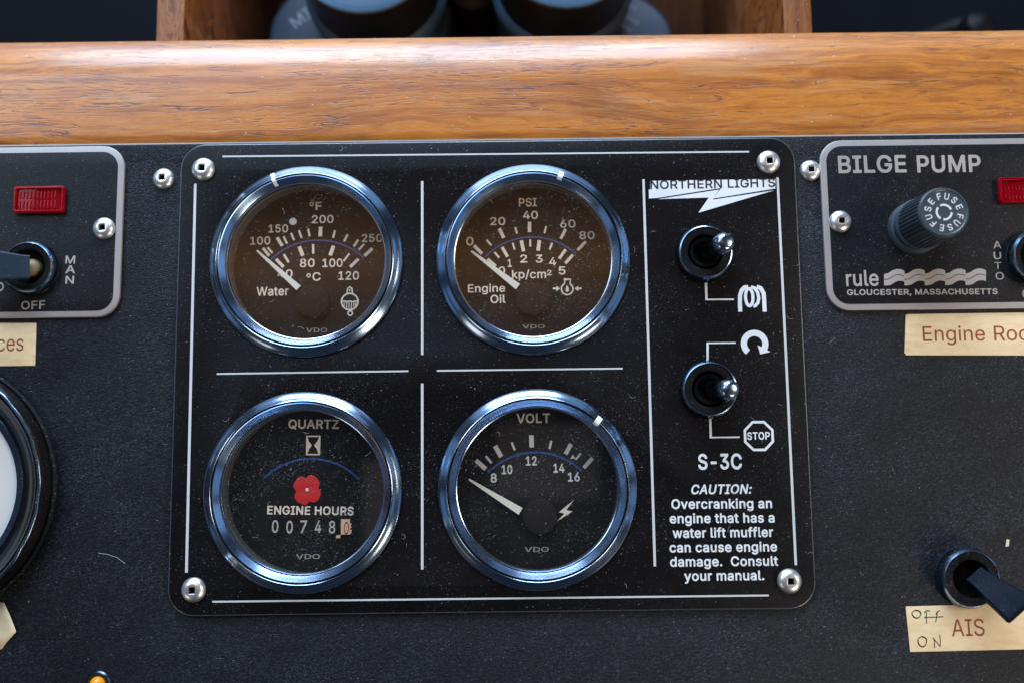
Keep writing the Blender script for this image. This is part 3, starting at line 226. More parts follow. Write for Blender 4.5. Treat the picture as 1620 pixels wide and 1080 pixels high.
def ramp(t, fac, stops):
    r = N(t, 'ShaderNodeValToRGB'); e = r.color_ramp.elements
    while len(e) < len(stops): e.new(0.5)
    for i, (p, c) in enumerate(stops):
        e[i].position = p; e[i].color = c if len(c) == 4 else (*c, 1)
    t.links.new(fac, r.inputs[0]); return r.outputs[0]
def step(t, fac, a, b):
    r = N(t, 'ShaderNodeMapRange'); r.interpolation_type = 'SMOOTHSTEP'
    r.inputs[1].default_value = a; r.inputs[2].default_value = b
    t.links.new(fac, r.inputs[0]); return r.outputs[0]
def mul(t, a, b, op='MULTIPLY'):
    m = N(t, 'ShaderNodeMath', operation=op); m.use_clamp = (op == 'ADD')
    for i, v in enumerate((a, b)):
        if isinstance(v, (int, float)): m.inputs[i].default_value = v
        else: t.links.new(v, m.inputs[i])
    return m.outputs[0]
def mixc(t, f, a, b):
    m = N(t, 'ShaderNodeMix', data_type='RGBA')
    for i, v in ((0, f), (6, a), (7, b)):
        if isinstance(v, (int, float)): m.inputs[i].default_value = v
        elif isinstance(v, tuple): m.inputs[i].default_value = v
        else: t.links.new(v, m.inputs[i])
    return m.outputs[2]
def dust_mask(t, amount=1.0, fine=True):
    """fine dust and lint: short flecks that mostly lie one way, in patches"""
    v = coords(t, (0.9, 2.0, 1.2), 24)
    a = step(t, noise(t, v, 1.15, 1.5, 0.5), 0.70-0.03*amount, 0.79-0.03*amount)
    v2 = coords(t, (1.6, 3.4, 2), 28)
    b = step(t, noise(t, v2, 1.4, 1.0, 0.5), 0.66-0.03*amount, 0.80-0.03*amount)
    patch = step(t, noise(t, coords(t, (0.7, 1.3, 1), 24), 0.05, 3, 0.65), 0.42, 0.66)
    s = mul(t, mul(t, a, 0.95), mul(t, patch, 0.4, 'ADD'))
    s2 = mul(t, mul(t, b, patch), 0.8)
    return mul(t, s, s2, 'ADD')
def bump(t, b, h, strength, dist):
    n = N(t, 'ShaderNodeBump'); n.inputs['Strength'].default_value = strength; n.inputs['Distance'].default_value = dist*MM
    t.links.new(h, n.inputs['Height']); t.links.new(n.outputs[0], b.inputs['Normal'])
DUSTC = (0.30, 0.33, 0.40, 1)
def flat(name, col, rough=0.5, metal=0.0, spec=0.5, coat=0.0, dust=0.0, bumpamt=0.0, mottle=0.0):
    m, t, b = nt(name); b.inputs['Base Color'].default_value = col; b.inputs['Roughness'].default_value = rough
    b.inputs['Metallic'].default_value = metal; b.inputs['Specular IOR Level'].default_value = spec
    b.inputs['Coat Weight'].default_value = coat; b.inputs['Coat Roughness'].default_value = 0.1
    if dust:
        d = mul(t, dust_mask(t), dust)
        t.links.new(mixc(t, d, col, DUSTC), b.inputs['Base Color'])
        if metal:
            i = mul(t, mul(t, d, -metal), metal, 'ADD'); t.links.new(i, b.inputs['Metallic'])
        r = noise(t, coords(t), 0.25, 4); rr = N(t, 'ShaderNodeMapRange'); rr.inputs[3].default_value = rough*0.75; rr.inputs[4].default_value = rough*1.3
        t.links.new(r, rr.inputs[0]); t.links.new(rr.outputs[0], b.inputs['Roughness'])
    if bumpamt: bump(t, b, noise(t, coords(t), 3.0 if not mottle else 0.35, 3), bumpamt, 0.1 if not mottle else 0.5)
    if mottle:
        st = step(t, noise(t, coords(t, (0.4, 1, 1)), 0.35, 5, 0.65), 0.35, 0.75)
        c = mixc(t, mul(t, st, mottle), col, tuple(x*y for x, y in zip(col[:3], (0.70, 0.58, 0.42)))+(1,))
        sp = step(t, noise(t, coords(t), 1.6, 2), 0.72, 0.8)
        t.links.new(mixc(t, mul(t, sp, 0.5), c, (0.25, 0.16, 0.08, 1)), b.inputs['Base Color'])
    return m

def board_material(name, base, rough, spec, grain, haze):
    m, t, b = nt(name)
    d = dust_mask(t, 1.0)
    # dust haze in soft patches, the blue of the light mixed into its colour
    hz = step(t, noise(t, coords(t), 0.02, 4, 0.6), 0.35, 0.75)
    g = noise(t, coords(t, (1.0, 2.6, 1.6), 22), 1.0, 3, 0.65)
    gs = step(t, g, 0.47, 0.70)
    c = mixc(t, mul(t, mul(t, mul(t, hz, 0.8, 'MULTIPLY'), gs), haze), base, (0.11, 0.17, 0.29, 1))
    c = mixc(t, mul(t, gs, haze*0.35), c, (0.10, 0.13, 0.20, 1))
    c = mixc(t, mul(t, d, 0.55), c, DUSTC)
    t.links.new(c, b.inputs['Base Color'])
    b.inputs['Specular IOR Level'].default_value = spec
    rr = N(t, 'ShaderNodeMapRange'); rr.inputs[3].default_value = rough-0.07; rr.inputs[4].default_value = rough+0.08
    t.links.new(noise(t, coords(t), 0.12, 4), rr.inputs[0]); t.links.new(rr.outputs[0], b.inputs['Roughness'])
    h = mul(t, g, mul(t, d, 0.3), 'ADD'); bump(t, b, h, grain, 0.27)
    return m
M = {}
M['console'] = board_material('textured black laminate', (0.0032, 0.0036, 0.005, 1), 0.38, 0.28, 1.0, 0.25)
M['plate'] = board_material('engraved black plate', (0.0035, 0.003, 0.0035, 1), 0.36, 0.20, 0.30, 0.045)
M['plate2'] = board_material('black anodised face', (0.004, 0.004, 0.005, 1), 0.40, 0.28, 0.35, 0.10)
M['plate_edge'] = flat('plate edge highlight', (0.055, 0.065, 0.085, 1), 0.28, 0, 0.9, dust=0.6)  # thin highlight along the plate edge, put into a lighter colour
M['satin'] = flat('satin aluminium border', lin(172, 165, 162), 0.42, 0.35, 0.5, dust=0.25)
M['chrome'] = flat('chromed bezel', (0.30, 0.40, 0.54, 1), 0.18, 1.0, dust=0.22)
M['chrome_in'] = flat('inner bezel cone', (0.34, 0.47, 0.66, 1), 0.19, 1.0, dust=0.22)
M['groove'] = flat('bezel groove', (0.01, 0.011, 0.013, 1), 0.4)
M['stainless'] = flat('stainless screw', (0.90, 0.88, 0.86, 1), 0.36, 0.92)
M['recess'] = flat('screw recess', (0.05, 0.028, 0.012, 1), 0.5, 0.4)
M['white'] = flat('white print', lin(226, 230, 234), 0.55)
M['rule'] = flat('ruled line grey white', lin(204, 208, 210), 0.55)
M['cream'] = flat('cream dial print', lin(244, 226, 206), 0.6)
M['grey'] = flat('grey print', lin(170, 160, 152), 0.55)
M['greyw'] = flat('grey white print', lin(222, 220, 216), 0.6)
M['dim'] = flat('dim print', lin(172, 156, 138), 0.6)
M['ink'] = flat('black ink', (0.008, 0.008, 0.010, 1), 0.5)
M['blue'] = flat('blue print', (0.020, 0.085, 0.30, 1), 0.5)
M['violet'] = flat('violet blue print', (0.055, 0.065, 0.26, 1), 0.5)
M['dial'] = flat('dial black', (0.0055, 0.005, 0.0045, 1), 0.65, 0, 0.2)
M['hub'] = flat('needle hub cap', (0.020, 0.016, 0.015, 1), 0.7, 0, 0.05)
M['needle'] = flat('needle cream', lin(232, 228, 214), 0.45)
M['wallring'] = flat('lens side ring', (0.10, 0.105, 0.105, 1), 0.22, 0.2, 0.9)
M['red'] = flat('red flower label', (0.62, 0.022, 0.022, 1), 0.5)
M['paint'] = flat('white paint dab', (0.85, 0.86, 0.88, 1), 0.5, bumpamt=0.6)
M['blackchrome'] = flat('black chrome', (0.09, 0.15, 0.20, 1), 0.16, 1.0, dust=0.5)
M['nutrim'] = flat('nut rim', (0.34, 0.46, 0.64, 1), 0.20, 1.0, dust=0.4)
M['nut'] = flat('knurled nut', (0.11, 0.165, 0.22, 1), 0.24, 1.0, dust=0.5)
M['nutface'] = flat('nut face', (0.006, 0.006, 0.007, 1), 0.6, 0.0, 0.12, dust=0.5)
M['hole'] = flat('switch throat', (0.003, 0.003, 0.003, 1), 0.7, 0, 0.1)
M['knob'] = flat('dark plastic', (0.034, 0.052, 0.068, 1), 0.36, 0, 0.6, dust=0.6)
M['paddle'] = flat('blue black paddle', (0.002, 0.0065, 0.016, 1), 0.45, 0, 0.05, dust=0.2)
M['paddle2'] = flat('slate paddle', (0.010, 0.026, 0.050, 1), 0.38, 0, 0.35, dust=0.5)
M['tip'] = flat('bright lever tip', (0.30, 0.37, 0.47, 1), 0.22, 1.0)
M['ivory'] = flat('ivory nylon', (0.22, 0.18, 0.10, 1), 0.5)
M['tape'] = flat('cream label tape', lin(248, 220, 174), 0.42, bumpamt=0.25, mottle=0.45)
M['taped'] = flat('pale label tape', lin(238, 222, 186), 0.42, bumpamt=0.25, mottle=0.35)
M['tapeink'] = flat('brown tape lettering', lin(150, 66, 34), 0.5)
M['peach'] = flat('peach wheel', lin(236, 196, 160), 0.5)
M['redink'] = flat('red digit', (0.55, 0.05, 0.03, 1), 0.5)
M['wheel'] = flat('digit wheel black', (0.004, 0.004, 0.004, 1), 0.6, 0, 0.2)
M['digit'] = flat('digit grey', lin(190, 184, 172), 0.6)
M['rubber'] = flat('dusty rubber', (0.005, 0.007, 0.010, 1), 0.55, 0, 0.22, dust=0.9, bumpamt=0.6)
M['gloss'] = flat('gloss black', (0.006, 0.005, 0.005, 1), 0.16, 0, 0.5, dust=0.3)
M['face'] = flat('white dial face', lin(214, 212, 208), 0.5)
M['amber'] = flat('amber lens', (0.85, 0.30, 0.01, 1), 0.15, 0, 0.6)
M['dash'] = flat('dark dashboard', (0.003, 0.004, 0.007, 1), 0.7, 0, 0.06)
M['leverblack'] = flat('lever black', (0.003, 0.003, 0.004, 1), 0.5, 0, 0.12)
M['bino'] = flat('rubber armour', (0.05, 0.09, 0.15, 1), 0.42, 0, 0.7)
M['binocap'] = flat('cap rubber', (0.07, 0.17, 0.30, 1), 0.36, 0, 1.0)  # reflected blue of the sky put into the base colour
M['binodark'] = flat('barrel black', (0.010, 0.010, 0.011, 1), 0.45, 0, 0.4)
M['binotext'] = flat('pale grey lettering', lin(170, 180, 200), 0.5)
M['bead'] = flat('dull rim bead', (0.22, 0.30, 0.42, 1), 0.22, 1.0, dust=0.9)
M['strip'] = flat('pale edge highlight', (0.45, 0.45, 0.46, 1), 0.35, dust=0.5)
M['lint'] = flat('dust flecks', (0.42, 0.44, 0.48, 1), 0.8)

def red_plastic():
    m, t, b = nt('red indicator lens'); b.inputs['Base Color'].default_value = (0.25, 0.001, 0.006, 1)
    b.inputs['Roughness'].default_value = 0.10; b.inputs['Specular IOR Level'].default_value = 0.16
    b.inputs['Subsurface Weight'].default_value = 0.2; b.inputs['Subsurface Radius'].default_value = (0.003, 0.0005, 0.0005)
    b.inputs['Subsurface Scale'].default_value = 1
    return m
M['redlens'] = red_plastic()
def glass():
    m = bpy.data.materials.new('flat instrument glass'); m.use_nodes = True; t = m.node_tree; t.nodes.clear()
    out = N(t, 'ShaderNodeOutputMaterial'); tr = N(t, 'ShaderNodeBsdfTransparent'); gl = N(t, 'ShaderNodeBsdfGlossy'); df = N(t, 'ShaderNodeBsdfDiffuse')
    gl.inputs['Roughness'].default_value = 0.02; df.inputs['Color'].default_value = (0.45, 0.46, 0.50, 1)
    tr.inputs['Color'].default_value = (0.96, 0.95, 0.93, 1)
    lw = N(t, 'ShaderNodeLayerWeight'); lw.inputs[0].default_value = 0.5      # facing = 1 - |cos|, the same from both sides of the pane
    f5 = mul(t, lw.outputs['Facing'], 5.0, 'POWER'); fr = mul(t, mul(t, f5, 0.9), 0.055, 'ADD')
    m1 = N(t, 'ShaderNodeMixShader'); m2 = N(t, 'ShaderNodeMixShader')
    t.links.new(fr, m1.inputs[0]); t.links.new(tr.outputs[0], m1.inputs[1]); t.links.new(gl.outputs[0], m1.inputs[2])
    film = step(t, noise(t, coords(t), 0.03, 3), 0.3, 0.8)
    d = mul(t, mul(t, dust_mask(t, 1.3), 0.42), mul(t, film, 0.012), 'ADD')
    t.links.new(d, m2.inputs[0]); t.links.new(m1.outputs[0], m2.inputs[1]); t.links.new(df.outputs[0], m2.inputs[2])
    t.links.new(m2.outputs[0], out.inputs[0]); return m
M['glass'] = glass()
def teak(name, light, dark, pore, rough, coat, yz=False):
    m, t, b = nt(name)
    v = coords(t, (0.006, 0.34, 0.25) if not yz else (0.16, 0.012, 0.02))
    warp = noise(t, coords(t, (0.010, 0.05, 0.05) if not yz else (0.05, 0.01, 0.02)), 1.0, 3, 0.6)
    add = N(t, 'ShaderNodeVectorMath', operation='MULTIPLY_ADD'); t.links.new(warp, add.inputs[0]); add.inputs[1].default_value = (0.4, 7.0, 5.0); t.links.new(v, add.inputs[2])
    bands = noise(t, add.outputs[0], 1.0, 6, 0.65)
    mid = tuple((a+c)/2 for a, c in zip(light, dark))
    c = ramp(t, bands, [(0.34, dark), (0.46, mid), (0.56, light), (0.66, mid), (0.76, dark)])
    blotch = noise(t, coords(t, (0.02, 0.05, 0.05)), 1.0, 4, 0.6)
    c = mixc(t, mul(t, step(t, blotch, 0.48, 0.72), 0.5), c, tuple(x*0.62 for x in dark[:3])+(1,))
    # open pores: short dark dashes along the grain, gathered along the growth lines
    pv = N(t, 'ShaderNodeVectorMath', operation='MULTIPLY_ADD'); t.links.new(warp, pv.inputs[0]); pv.inputs[1].default_value = (0.0, 24.0, 14.0)
    t.links.new(coords(t, (0.13, 2.3, 1.9) if not yz else (2.1, 0.22, 0.2)), pv.inputs[2])
    pores = noise(t, pv.outputs[0], 1.0, 2.5, 0.6)
    gather = step(t, bands, 0.42, 0.60)
    pm = mul(t, step(t, pores, 0.53, 0.62), mul(t, mul(t, mul(t, gather, 0.6), 0.4, 'ADD'), step(t, noise(t, coords(t, (0.014, 0.055, 0.05) if not yz else (0.05, 0.014, 0.02)), 1.0, 3, 0.6), 0.38, 0.60)))
    # long wandering checks in the grain
    lv = N(t, 'ShaderNodeVectorMath', operation='MULTIPLY_ADD'); t.links.new(warp, lv.inputs[0]); lv.inputs[1].default_value = (0.0, 4.0, 3.0)
    t.links.new(coords(t, (0.010, 0.20, 0.15) if not yz else (0.2, 0.01, 0.02)), lv.inputs[2])
    ln = noise(t, lv.outputs[0], 1.0, 4, 0.55); ab = mul(t, mul(t, ln, -0.5, 'ADD'), 0.0, 'ADD')
    sub = N(t, 'ShaderNodeMath', operation='SUBTRACT'); t.links.new(ln, sub.inputs[0]); sub.inputs[1].default_value = 0.5
    ab = N(t, 'ShaderNodeMath', operation='ABSOLUTE'); t.links.new(sub.outputs[0], ab.inputs[0])
    line = mul(t, step(t, ab.outputs[0], 0.016, 0.003), step(t, noise(t, coords(t, (0.05, 0.15, 0.1)), 1.0, 2), 0.45, 0.6))
    mx = N(t, 'ShaderNodeMath', operation='MAXIMUM'); t.links.new(pm, mx.inputs[0]); t.links.new(mul(t, line, 0.9), mx.inputs[1]); pm = mx.outputs[0]
    c = mixc(t, mul(t, pm, 0.85), c, pore)
    fine = noise(t, coords(t, (0.5, 6.0, 5.0) if not yz else (6, 0.5, 0.5)), 1.0, 2)
    c = mixc(t, mul(t, step(t, fine, 0.42, 0.72), 0.38), c, dark)
    worn = step(t, noise(t, coords(t, (0.018, 0.22, 0.2) if not yz else (0.2, 0.02, 0.02)), 1.0, 5, 0.7), 0.52, 0.68)
    c = mixc(t, mul(t, worn, 0.30), c, (0.66, 0.40, 0.20, 1))
    v3 = coords(t, (0.9, 1.6, 1), 15)
    fleck = step(t, noise(t, v3, 0.8, 1), 0.775, 0.80)
    c = mixc(t, mul(t, fleck, 0.7), c, (0.8, 0.75, 0.7, 1))
    t.links.new(c, b.inputs['Base Color'])
    rr = N(t, 'ShaderNodeMapRange'); rr.inputs[3].default_value = rough-0.08; rr.inputs[4].default_value = rough+0.14
    t.links.new(noise(t, coords(t, (0.06, 0.5, 0.5)), 1.0, 4), rr.inputs[0]); t.links.new(rr.outputs[0], b.inputs['Roughness'])
    b.inputs['Coat Weight'].default_value = coat; b.inputs['Coat Roughness'].default_value = 0.19
    h = mul(t, mul(t, pm, -1.0), mul(t, fine, 0.25), 'ADD')
    n = N(t, 'ShaderNodeMath', operation='MULTIPLY'); t.links.new(pm, n.inputs[0]); n.inputs[1].default_value = -1.0
    n2 = N(t, 'ShaderNodeMath', operation='MULTIPLY_ADD'); t.links.new(bands, n2.inputs[0]); n2.inputs[1].default_value = 0.8; t.links.new(n.outputs[0], n2.inputs[2])
    bump(t, b, n2.outputs[0], 0.4, 0.25)
    bc = N(t, 'ShaderNodeBump'); bc.inputs['Strength'].default_value = 0.10; bc.inputs['Distance'].default_value = 0.25*MM
    t.links.new(n2.outputs[0], bc.inputs['Height']); t.links.new(bc.outputs[0], b.inputs['Coat Normal'])
    return m
M['teak'] = teak('oiled teak', (0.64, 0.225, 0.026, 1), (0.33, 0.088, 0.010, 1), (0.075, 0.022, 0.012, 1), 0.40, 0.8)
M['ply'] = teak('plywood end grain', (0.66, 0.56, 0.56, 1), (0.42, 0.33, 0.32, 1), (0.12, 0.07, 0.05, 1), 0.40, 0.8, True)  # reflected sheen put into the pale lavender tone
M['boxwood'] = teak('red brown box wood', (0.34, 0.115, 0.020, 1), (0.17, 0.048, 0.008, 1), (0.03, 0.01, 0.004, 1), 0.45, 0.1, True)

# ------------------------------------------------------------------ object helpers
LOC = {}
def thing(name, label, cat, at, group=None):
    o = bpy.data.objects.new(name, None); COL.objects.link(o); o.empty_display_size = 0.01
    at = Vector(at); o.location = at*MM; LOC[o] = at
    o['label'] = label; o['category'] = cat
    if group: o['group'] = group
    return o
def tag(o, label=None, cat=None, group=None, kind=None):
    for k, v in (('label', label), ('category', cat), ('group', group), ('kind', kind)):
        if v: o[k] = v
    return o
def origin_of(o):
    v = Vector((0, 0, 0))
    while o is not None: v = v + LOC.get(o, Vector((0, 0, 0))); o = o.parent
    return v
def link(name, me, mats, parent=None, at=None, angle=35, local=False):
    """me holds mm in board coordinates; becomes one mesh object in metres"""
    if not isinstance(mats, (list, tuple)): mats = [mats]
    for m in mats: me.materials.append(m)
    o = bpy.data.objects.new(name, me); COL.objects.link(o); o.parent = parent
    if at is not None: LOC[o] = Vector(at) - (origin_of(parent) if parent else Vector()); o.location = LOC[o]*MM
    base = origin_of(o)
    if not local: me.transform(Matrix.Scale(MM, 4) @ Matrix.Translation(-base))
    me.shade_smooth(); me.set_sharp_from_angle(angle=math.radians(angle))
    return o
def bm_mesh(bm, name='m'):
    bmesh.ops.recalc_face_normals(bm, faces=bm.faces)
    me = bpy.data.meshes.new(name); bm.to_mesh(me); bm.free(); return me
def fill_mesh(loops, z0, z1, bevel=0.0, offset=0.0):
    cu = bpy.data.curves.new('c', 'CURVE'); cu.dimensions = '2D'; cu.fill_mode = 'BOTH'
    for L in loops:
        s = cu.splines.new('POLY'); s.points.add(len(L)-1); s.use_cyclic_u = True
        for i, p in enumerate(L): s.points[i].co = (p[0], p[1], 0, 1)
    cu.extrude = max((z1-z0)/2-bevel, 1e-4); cu.bevel_depth = bevel; cu.bevel_resolution = 2; cu.offset = offset-bevel
    o = bpy.data.objects.new('c', cu); me = bpy.data.meshes.new_from_object(o)
    bpy.data.objects.remove(o); bpy.data.curves.remove(cu)
    me.transform(Matrix.Translation((0, 0, (z0+z1)/2)))
    bm = bmesh.new(); bm.from_mesh(me); bmesh.ops.remove_doubles(bm, verts=bm.verts, dist=1e-4); bpy.data.meshes.remove(me)
    return bm_mesh(bm)
def rrect(x0, y0, x1, y1, r, n=10):
    pts = []
    for cx, cy, a in ((x1-r, y0+r, -90), (x1-r, y1-r, 0), (x0+r, y1-r, 90), (x0+r, y0+r, 180)):
        for i in range(n+1):
            t = math.radians(a+90*i/n); pts.append((cx+r*math.cos(t), cy+r*math.sin(t)))
    return pts
def circ(cx, cy, r, n=64, cw=False):
    L = [(cx+r*math.cos(2*PI*i/n), cy+r*math.sin(2*PI*i/n)) for i in range(n)]
    return L[::-1] if cw else L
def lathe(prof, c, n=96, rad=None, a0=0, a1=360, mat_of=None, axis=None):
    """revolve (r, z) round the vertical through c; rad(r, z, angle, k) may change the radius"""
    bm = bmesh.new(); full = abs(a1-a0) >= 360; cnt = n if full else n+1
    rings = []
    for k, (r, z) in enumerate(prof):
        if r <= 1e-6: rings.append([bm.verts.new((c[0], c[1], z))]); continue
        ring = []
        for i in range(cnt):
            a = math.radians(a0+(a1-a0)*i/n); rr = rad(r, z, a, k) if rad else r
            ring.append(bm.verts.new((c[0]+rr*math.cos(a), c[1]+rr*math.sin(a), z)))
        rings.append(ring)
    for k in range(len(rings)-1):
        A, B = rings[k], rings[k+1]
        for i in range(n):
            j = (i+1) % cnt if full else i+1
            if len(A) == 1 and len(B) == 1: continue
            if len(A) == 1: f = bm.faces.new((A[0], B[i], B[j]))
            elif len(B) == 1: f = bm.faces.new((A[i], A[j], B[0]))
            else: f = bm.faces.new((A[i], A[j], B[j], B[i]))
            if mat_of: f.material_index = mat_of(k)
    return bm_mesh(bm)
def aim(me, base, tip):
    """turn a mesh built upright on the origin so that it stands on base and points to tip"""
    q = (Vector(tip)-Vector(base)).to_track_quat('Z', 'Y')
    me.transform(Matrix.Translation(Vector(base)) @ q.to_matrix().to_4x4()); return me
_z = [0]
class Print:
    """flat print: strokes, polygons and words gathered into one mesh a few hundredths of a millimetre proud of the face"""
    def __init__(s, z): s.bm = bmesh.new(); s.z = z; s.k = 0
    def nz(s): s.k += 1; return s.z+0.03+0.0015*(s.k % 17)
    def poly(s, pts, z=None):
        z = s.nz() if z is None else z
        me = fill_mesh([[(p[0], p[1]) for p in pts]], z-0.02, z); s.bm.from_mesh(me); bpy.data.meshes.remove(me)
    def ring(s, outer, inner):
        z = s.nz(); me = fill_mesh([[(p[0], p[1]) for p in outer], [(p[0], p[1]) for p in inner][::-1]], z-0.02, z); s.bm.from_mesh(me); bpy.data.meshes.remove(me)
    def stroke(s, pts, wd, closed=False, w1=None):
        z = s.nz(); n = len(pts); L, R = [], []
        for i, p in enumerate(pts):
            a = pts[(i-1) % n] if (closed or i > 0) else p; b = pts[(i+1) % n] if (closed or i < n-1) else p
            d = Vector((b[0]-a[0], b[1]-a[1])); d.normalize()
            d1 = Vector((p[0]-a[0], p[1]-a[1])); 
            k = 1.0
            if d1.length > 1e-9 and (closed or 0 < i < n-1):
                d1.normalize(); k = 1/max(0.5, abs(d1.dot(d)))
            ww = wd if w1 is None else wd+(w1-wd)*i/(n-1)
            nn = Vector((-d.y, d.x))*ww/2*k
            L.append(s.bm.verts.new((p[0]+nn.x, p[1]+nn.y, z))); R.append(s.bm.verts.new((p[0]-nn.x, p[1]-nn.y, z)))
        for i in range(n if closed else n-1):
            j = (i+1) % n; s.bm.faces.new((L[i], R[i], R[j], L[j]))
    def text(s, body, a, b, cap, bold=0, shear=0.0, zabs=None):
        """words from baseline point a to baseline point b (board mm), capitals cap mm high"""
        z = s.nz() if zabs is None else zabs
        me = glyph_mesh(body, bold); xs = [v.co.x for v in me.vertices]; x0, x1 = min(xs), max(xs)
        ax = Vector((b[0]-a[0], b[1]-a[1])); ux = ax/(x1-x0); up = Vector((-ax.y, ax.x)).normalized()*(cap/509.0)
        for v in me.vertices:
            x = (v.co.x-x0); y = v.co.y
            q = Vector((a[0], a[1])) + ux*(x+shear*y) + up*y
            v.co = Vector((q.x, q.y, z+(0.0 if v.co.z > 0 else -0.02)))
        s.bm.from_mesh(me); bpy.data.meshes.remove(me)
    def done(s, name, mat, parent, label=None):
        me = bpy.data.meshes.new(name)
        for f in s.bm.faces:
            pass
        s.bm.normal_update()
        s.bm.to_mesh(me); s.bm.free()
        o = link(name, me, mat, parent, angle=30)
        if label: o['label'] = label
        return o
def glyph_mesh(body, bold):
    loops = []; x = 0; order = 'RMB' if bold <= 5 else 'MBR' if bold <= 14 else 'BMR'
    for ch in body:
        if ch == ' ': x += 205; continue
        g = next(GLYPHS[k][ch] for k in order if ch in GLYPHS[k])
        for L in g[1:]: loops.append([(x+L[i], L[i+1]) for i in range(0, len(L), 2)])
        x += g[0]
    return fill_mesh(loops, -1, 1)
def arc(c, r, a0, a1, n=28, ry=None):
    ry = ry or r
    return [(c[0]+r*math.cos(math.radians(a0+(a1-a0)*i/n)), c[1]+ry*math.sin(math.radians(a0+(a1-a0)*i/n))) for i in range(n+1)]
def ztext(pr, zz, body, x0, y0, x1, y1, cap, **kw):
    """words read off a zoomed crop: baseline ends and capital height in crop pixels"""
    a, b = zz(x0, y0), zz(x1, y1); c = (zz(x0, y0-cap)-a).length
    pr.text(body, a, b, c, **kw)
def zarc(zz, xa, ya, xm, ym, xb, yb, n=30):
    """arc through three crop points"""
    A, Bm, C = zz(xa, ya), zz(xm, ym), zz(xb, yb)
    d = 2*(A.x*(Bm.y-C.y)+Bm.x*(C.y-A.y)+C.x*(A.y-Bm.y))
    s = lambda p: p.x*p.x+p.y*p.y
    cx = (s(A)*(Bm.y-C.y)+s(Bm)*(C.y-A.y)+s(C)*(A.y-Bm.y))/d; cy = (s(A)*(C.x-Bm.x)+s(Bm)*(A.x-C.x)+s(C)*(Bm.x-A.x))/d
    r = math.hypot(A.x-cx, A.y-cy); t0 = math.degrees(math.atan2(A.y-cy, A.x-cx)); t1 = math.degrees(math.atan2(C.y-cy, C.x-cx))
    return arc((cx, cy), r, t0, t1, n)

# ------------------------------------------------------------------ the board, the rail and what lies beyond
PX0, PX1, PY0, PY1 = -107.4, 93.0, -48.2, 101.8
CZ = -1.5
CONS_TOP = P(200, 229.5, CZ).y
hole = rrect(PX0+6, PY0+6, PX1-6, PY1-6, 4)[::-1]
console = link('console_panel', fill_mesh([rrect(-250, -150, 250, CONS_TOP, 0.5, 2), hole], CZ-3, CZ, 0.35), M['console'])
tag(console, 'black textured console board that carries the plates, switches and label tapes', kind='structure')

strip = link('edge_strip', fill_mesh([[(-250, CONS_TOP+0.02), (250, CONS_TOP+0.02), (250, CONS_TOP+0.42), (-250, CONS_TOP+0.42)]], CZ-1.2, CZ-0.06), M['strip'], console)  # cut console edge, its bright highlight line put into a pale colour
RAILZ = -2.4
R0, TH = 25.0, 40.0
ztip = RAILZ-R0*(1-math.cos(math.radians(TH)))
yf = P(810, 59.5, ztip).y - R0*math.sin(math.radians(TH))
prof = [(CONS_TOP-8, RAILZ-14), (CONS_TOP-8, RAILZ-3.2), (CONS_TOP+0.25, RAILZ-3.2), (CONS_TOP+0.25, RAILZ-0.3), (CONS_TOP+0.6, RAILZ), (CONS_TOP+4, RAILZ+0.2)]
for i in range(0, 21):
    a = math.radians(i*TH/20); prof.append((yf+R0*math.sin(a), RAILZ-R0*(1-math.cos(a))))
ex, ez = prof[-1]; r2 = 2.2; a_ = math.radians(TH)
for i in range(1, 7):
    a = a_+(PI/2-a_)*i/6; prof.append((ex+r2*(math.sin(a)-math.sin(a_)), ez-r2*(math.cos(a_)-math.cos(a))))
yend = prof[-1][0]
prof += [(yend, RAILZ-40), (CONS_TOP-8, RAILZ-40)]
bm = bmesh.new(); xs = [-260+10*i for i in range(53)]; rows = [[bm.verts.new((x, y, z)) for (y, z) in prof] for x in xs]
for i in range(len(xs)-1):
    for j in range(len(prof)):
        k = (j+1) % len(prof); bm.faces.new((rows[i][j], rows[i][k], rows[i+1][k], rows[i+1][j]))
bm.faces.new(rows[0]); bm.faces.new(rows[-1][::-1])
rail = link('wooden_rail', bm_mesh(bm), M['teak'], at=(0, yf, RAILZ), angle=50)
tag(rail, 'varnished teak rail with rounded top edge running above the black console', 'wooden rail')

dash = link('dashboard', fill_mesh([rrect(-900, 100, 900, 900, 5)], -175, -170), M['dash']); tag(dash, kind='structure')

# --- open wooden box with the binoculars
RZ = -22
box = thing('wooden_box', 'open wooden box behind the rail that holds the binoculars', 'box', (0, 180, RZ-140))
def slab(name, x0, x1, y0, y1, z0, z1, mat, parent, bev=0.6, label=None):
    o = link(name, fill_mesh([rrect(x0, y0, x1, y1, max(bev, 0.2), 3)], z0, z1, bev*0.6), mat, parent)
    if label: o['label'] = label
    return o
bx0, bx1 = P(245, 45, RZ).x, P(289, 45, RZ).x
cx0, cx1 = P(1242, 45, RZ).x, P(1287, 45, RZ).x
by0 = yend+1; by1 = by0+170
# each side panel: a solid core with ply edge strips along its top, coloured pale for their sheen
for (u0, u1) in ((bx0, bx1), (cx0, cx1)):
    sp = slab('side_panel', u0, u1, by0, by1, RZ-140, RZ-1.2, M['boxwood'], box)
    wd = (u1-u0)/5
    for q in range(5):
        s_ = slab('ply_layer', u0+q*wd+0.08, u0+(q+1)*wd-0.08, by0+0.2, by1-0.2, RZ-1.2, RZ-(0.0 if q in (0, 4) else 0.15), M['ply'], None, 0.3)
        s_.parent = sp
slab('bottom_panel', bx1, cx0, by0, by1, RZ-140, RZ-134, M['boxwood'], box)
slab('back_panel', bx1, cx0, by1-9, by1, RZ-134, RZ, M['boxwood'], box)
slab('front_panel', bx1, cx0, by0, by0+8, RZ-134, RZ-14, M['boxwood'], box)

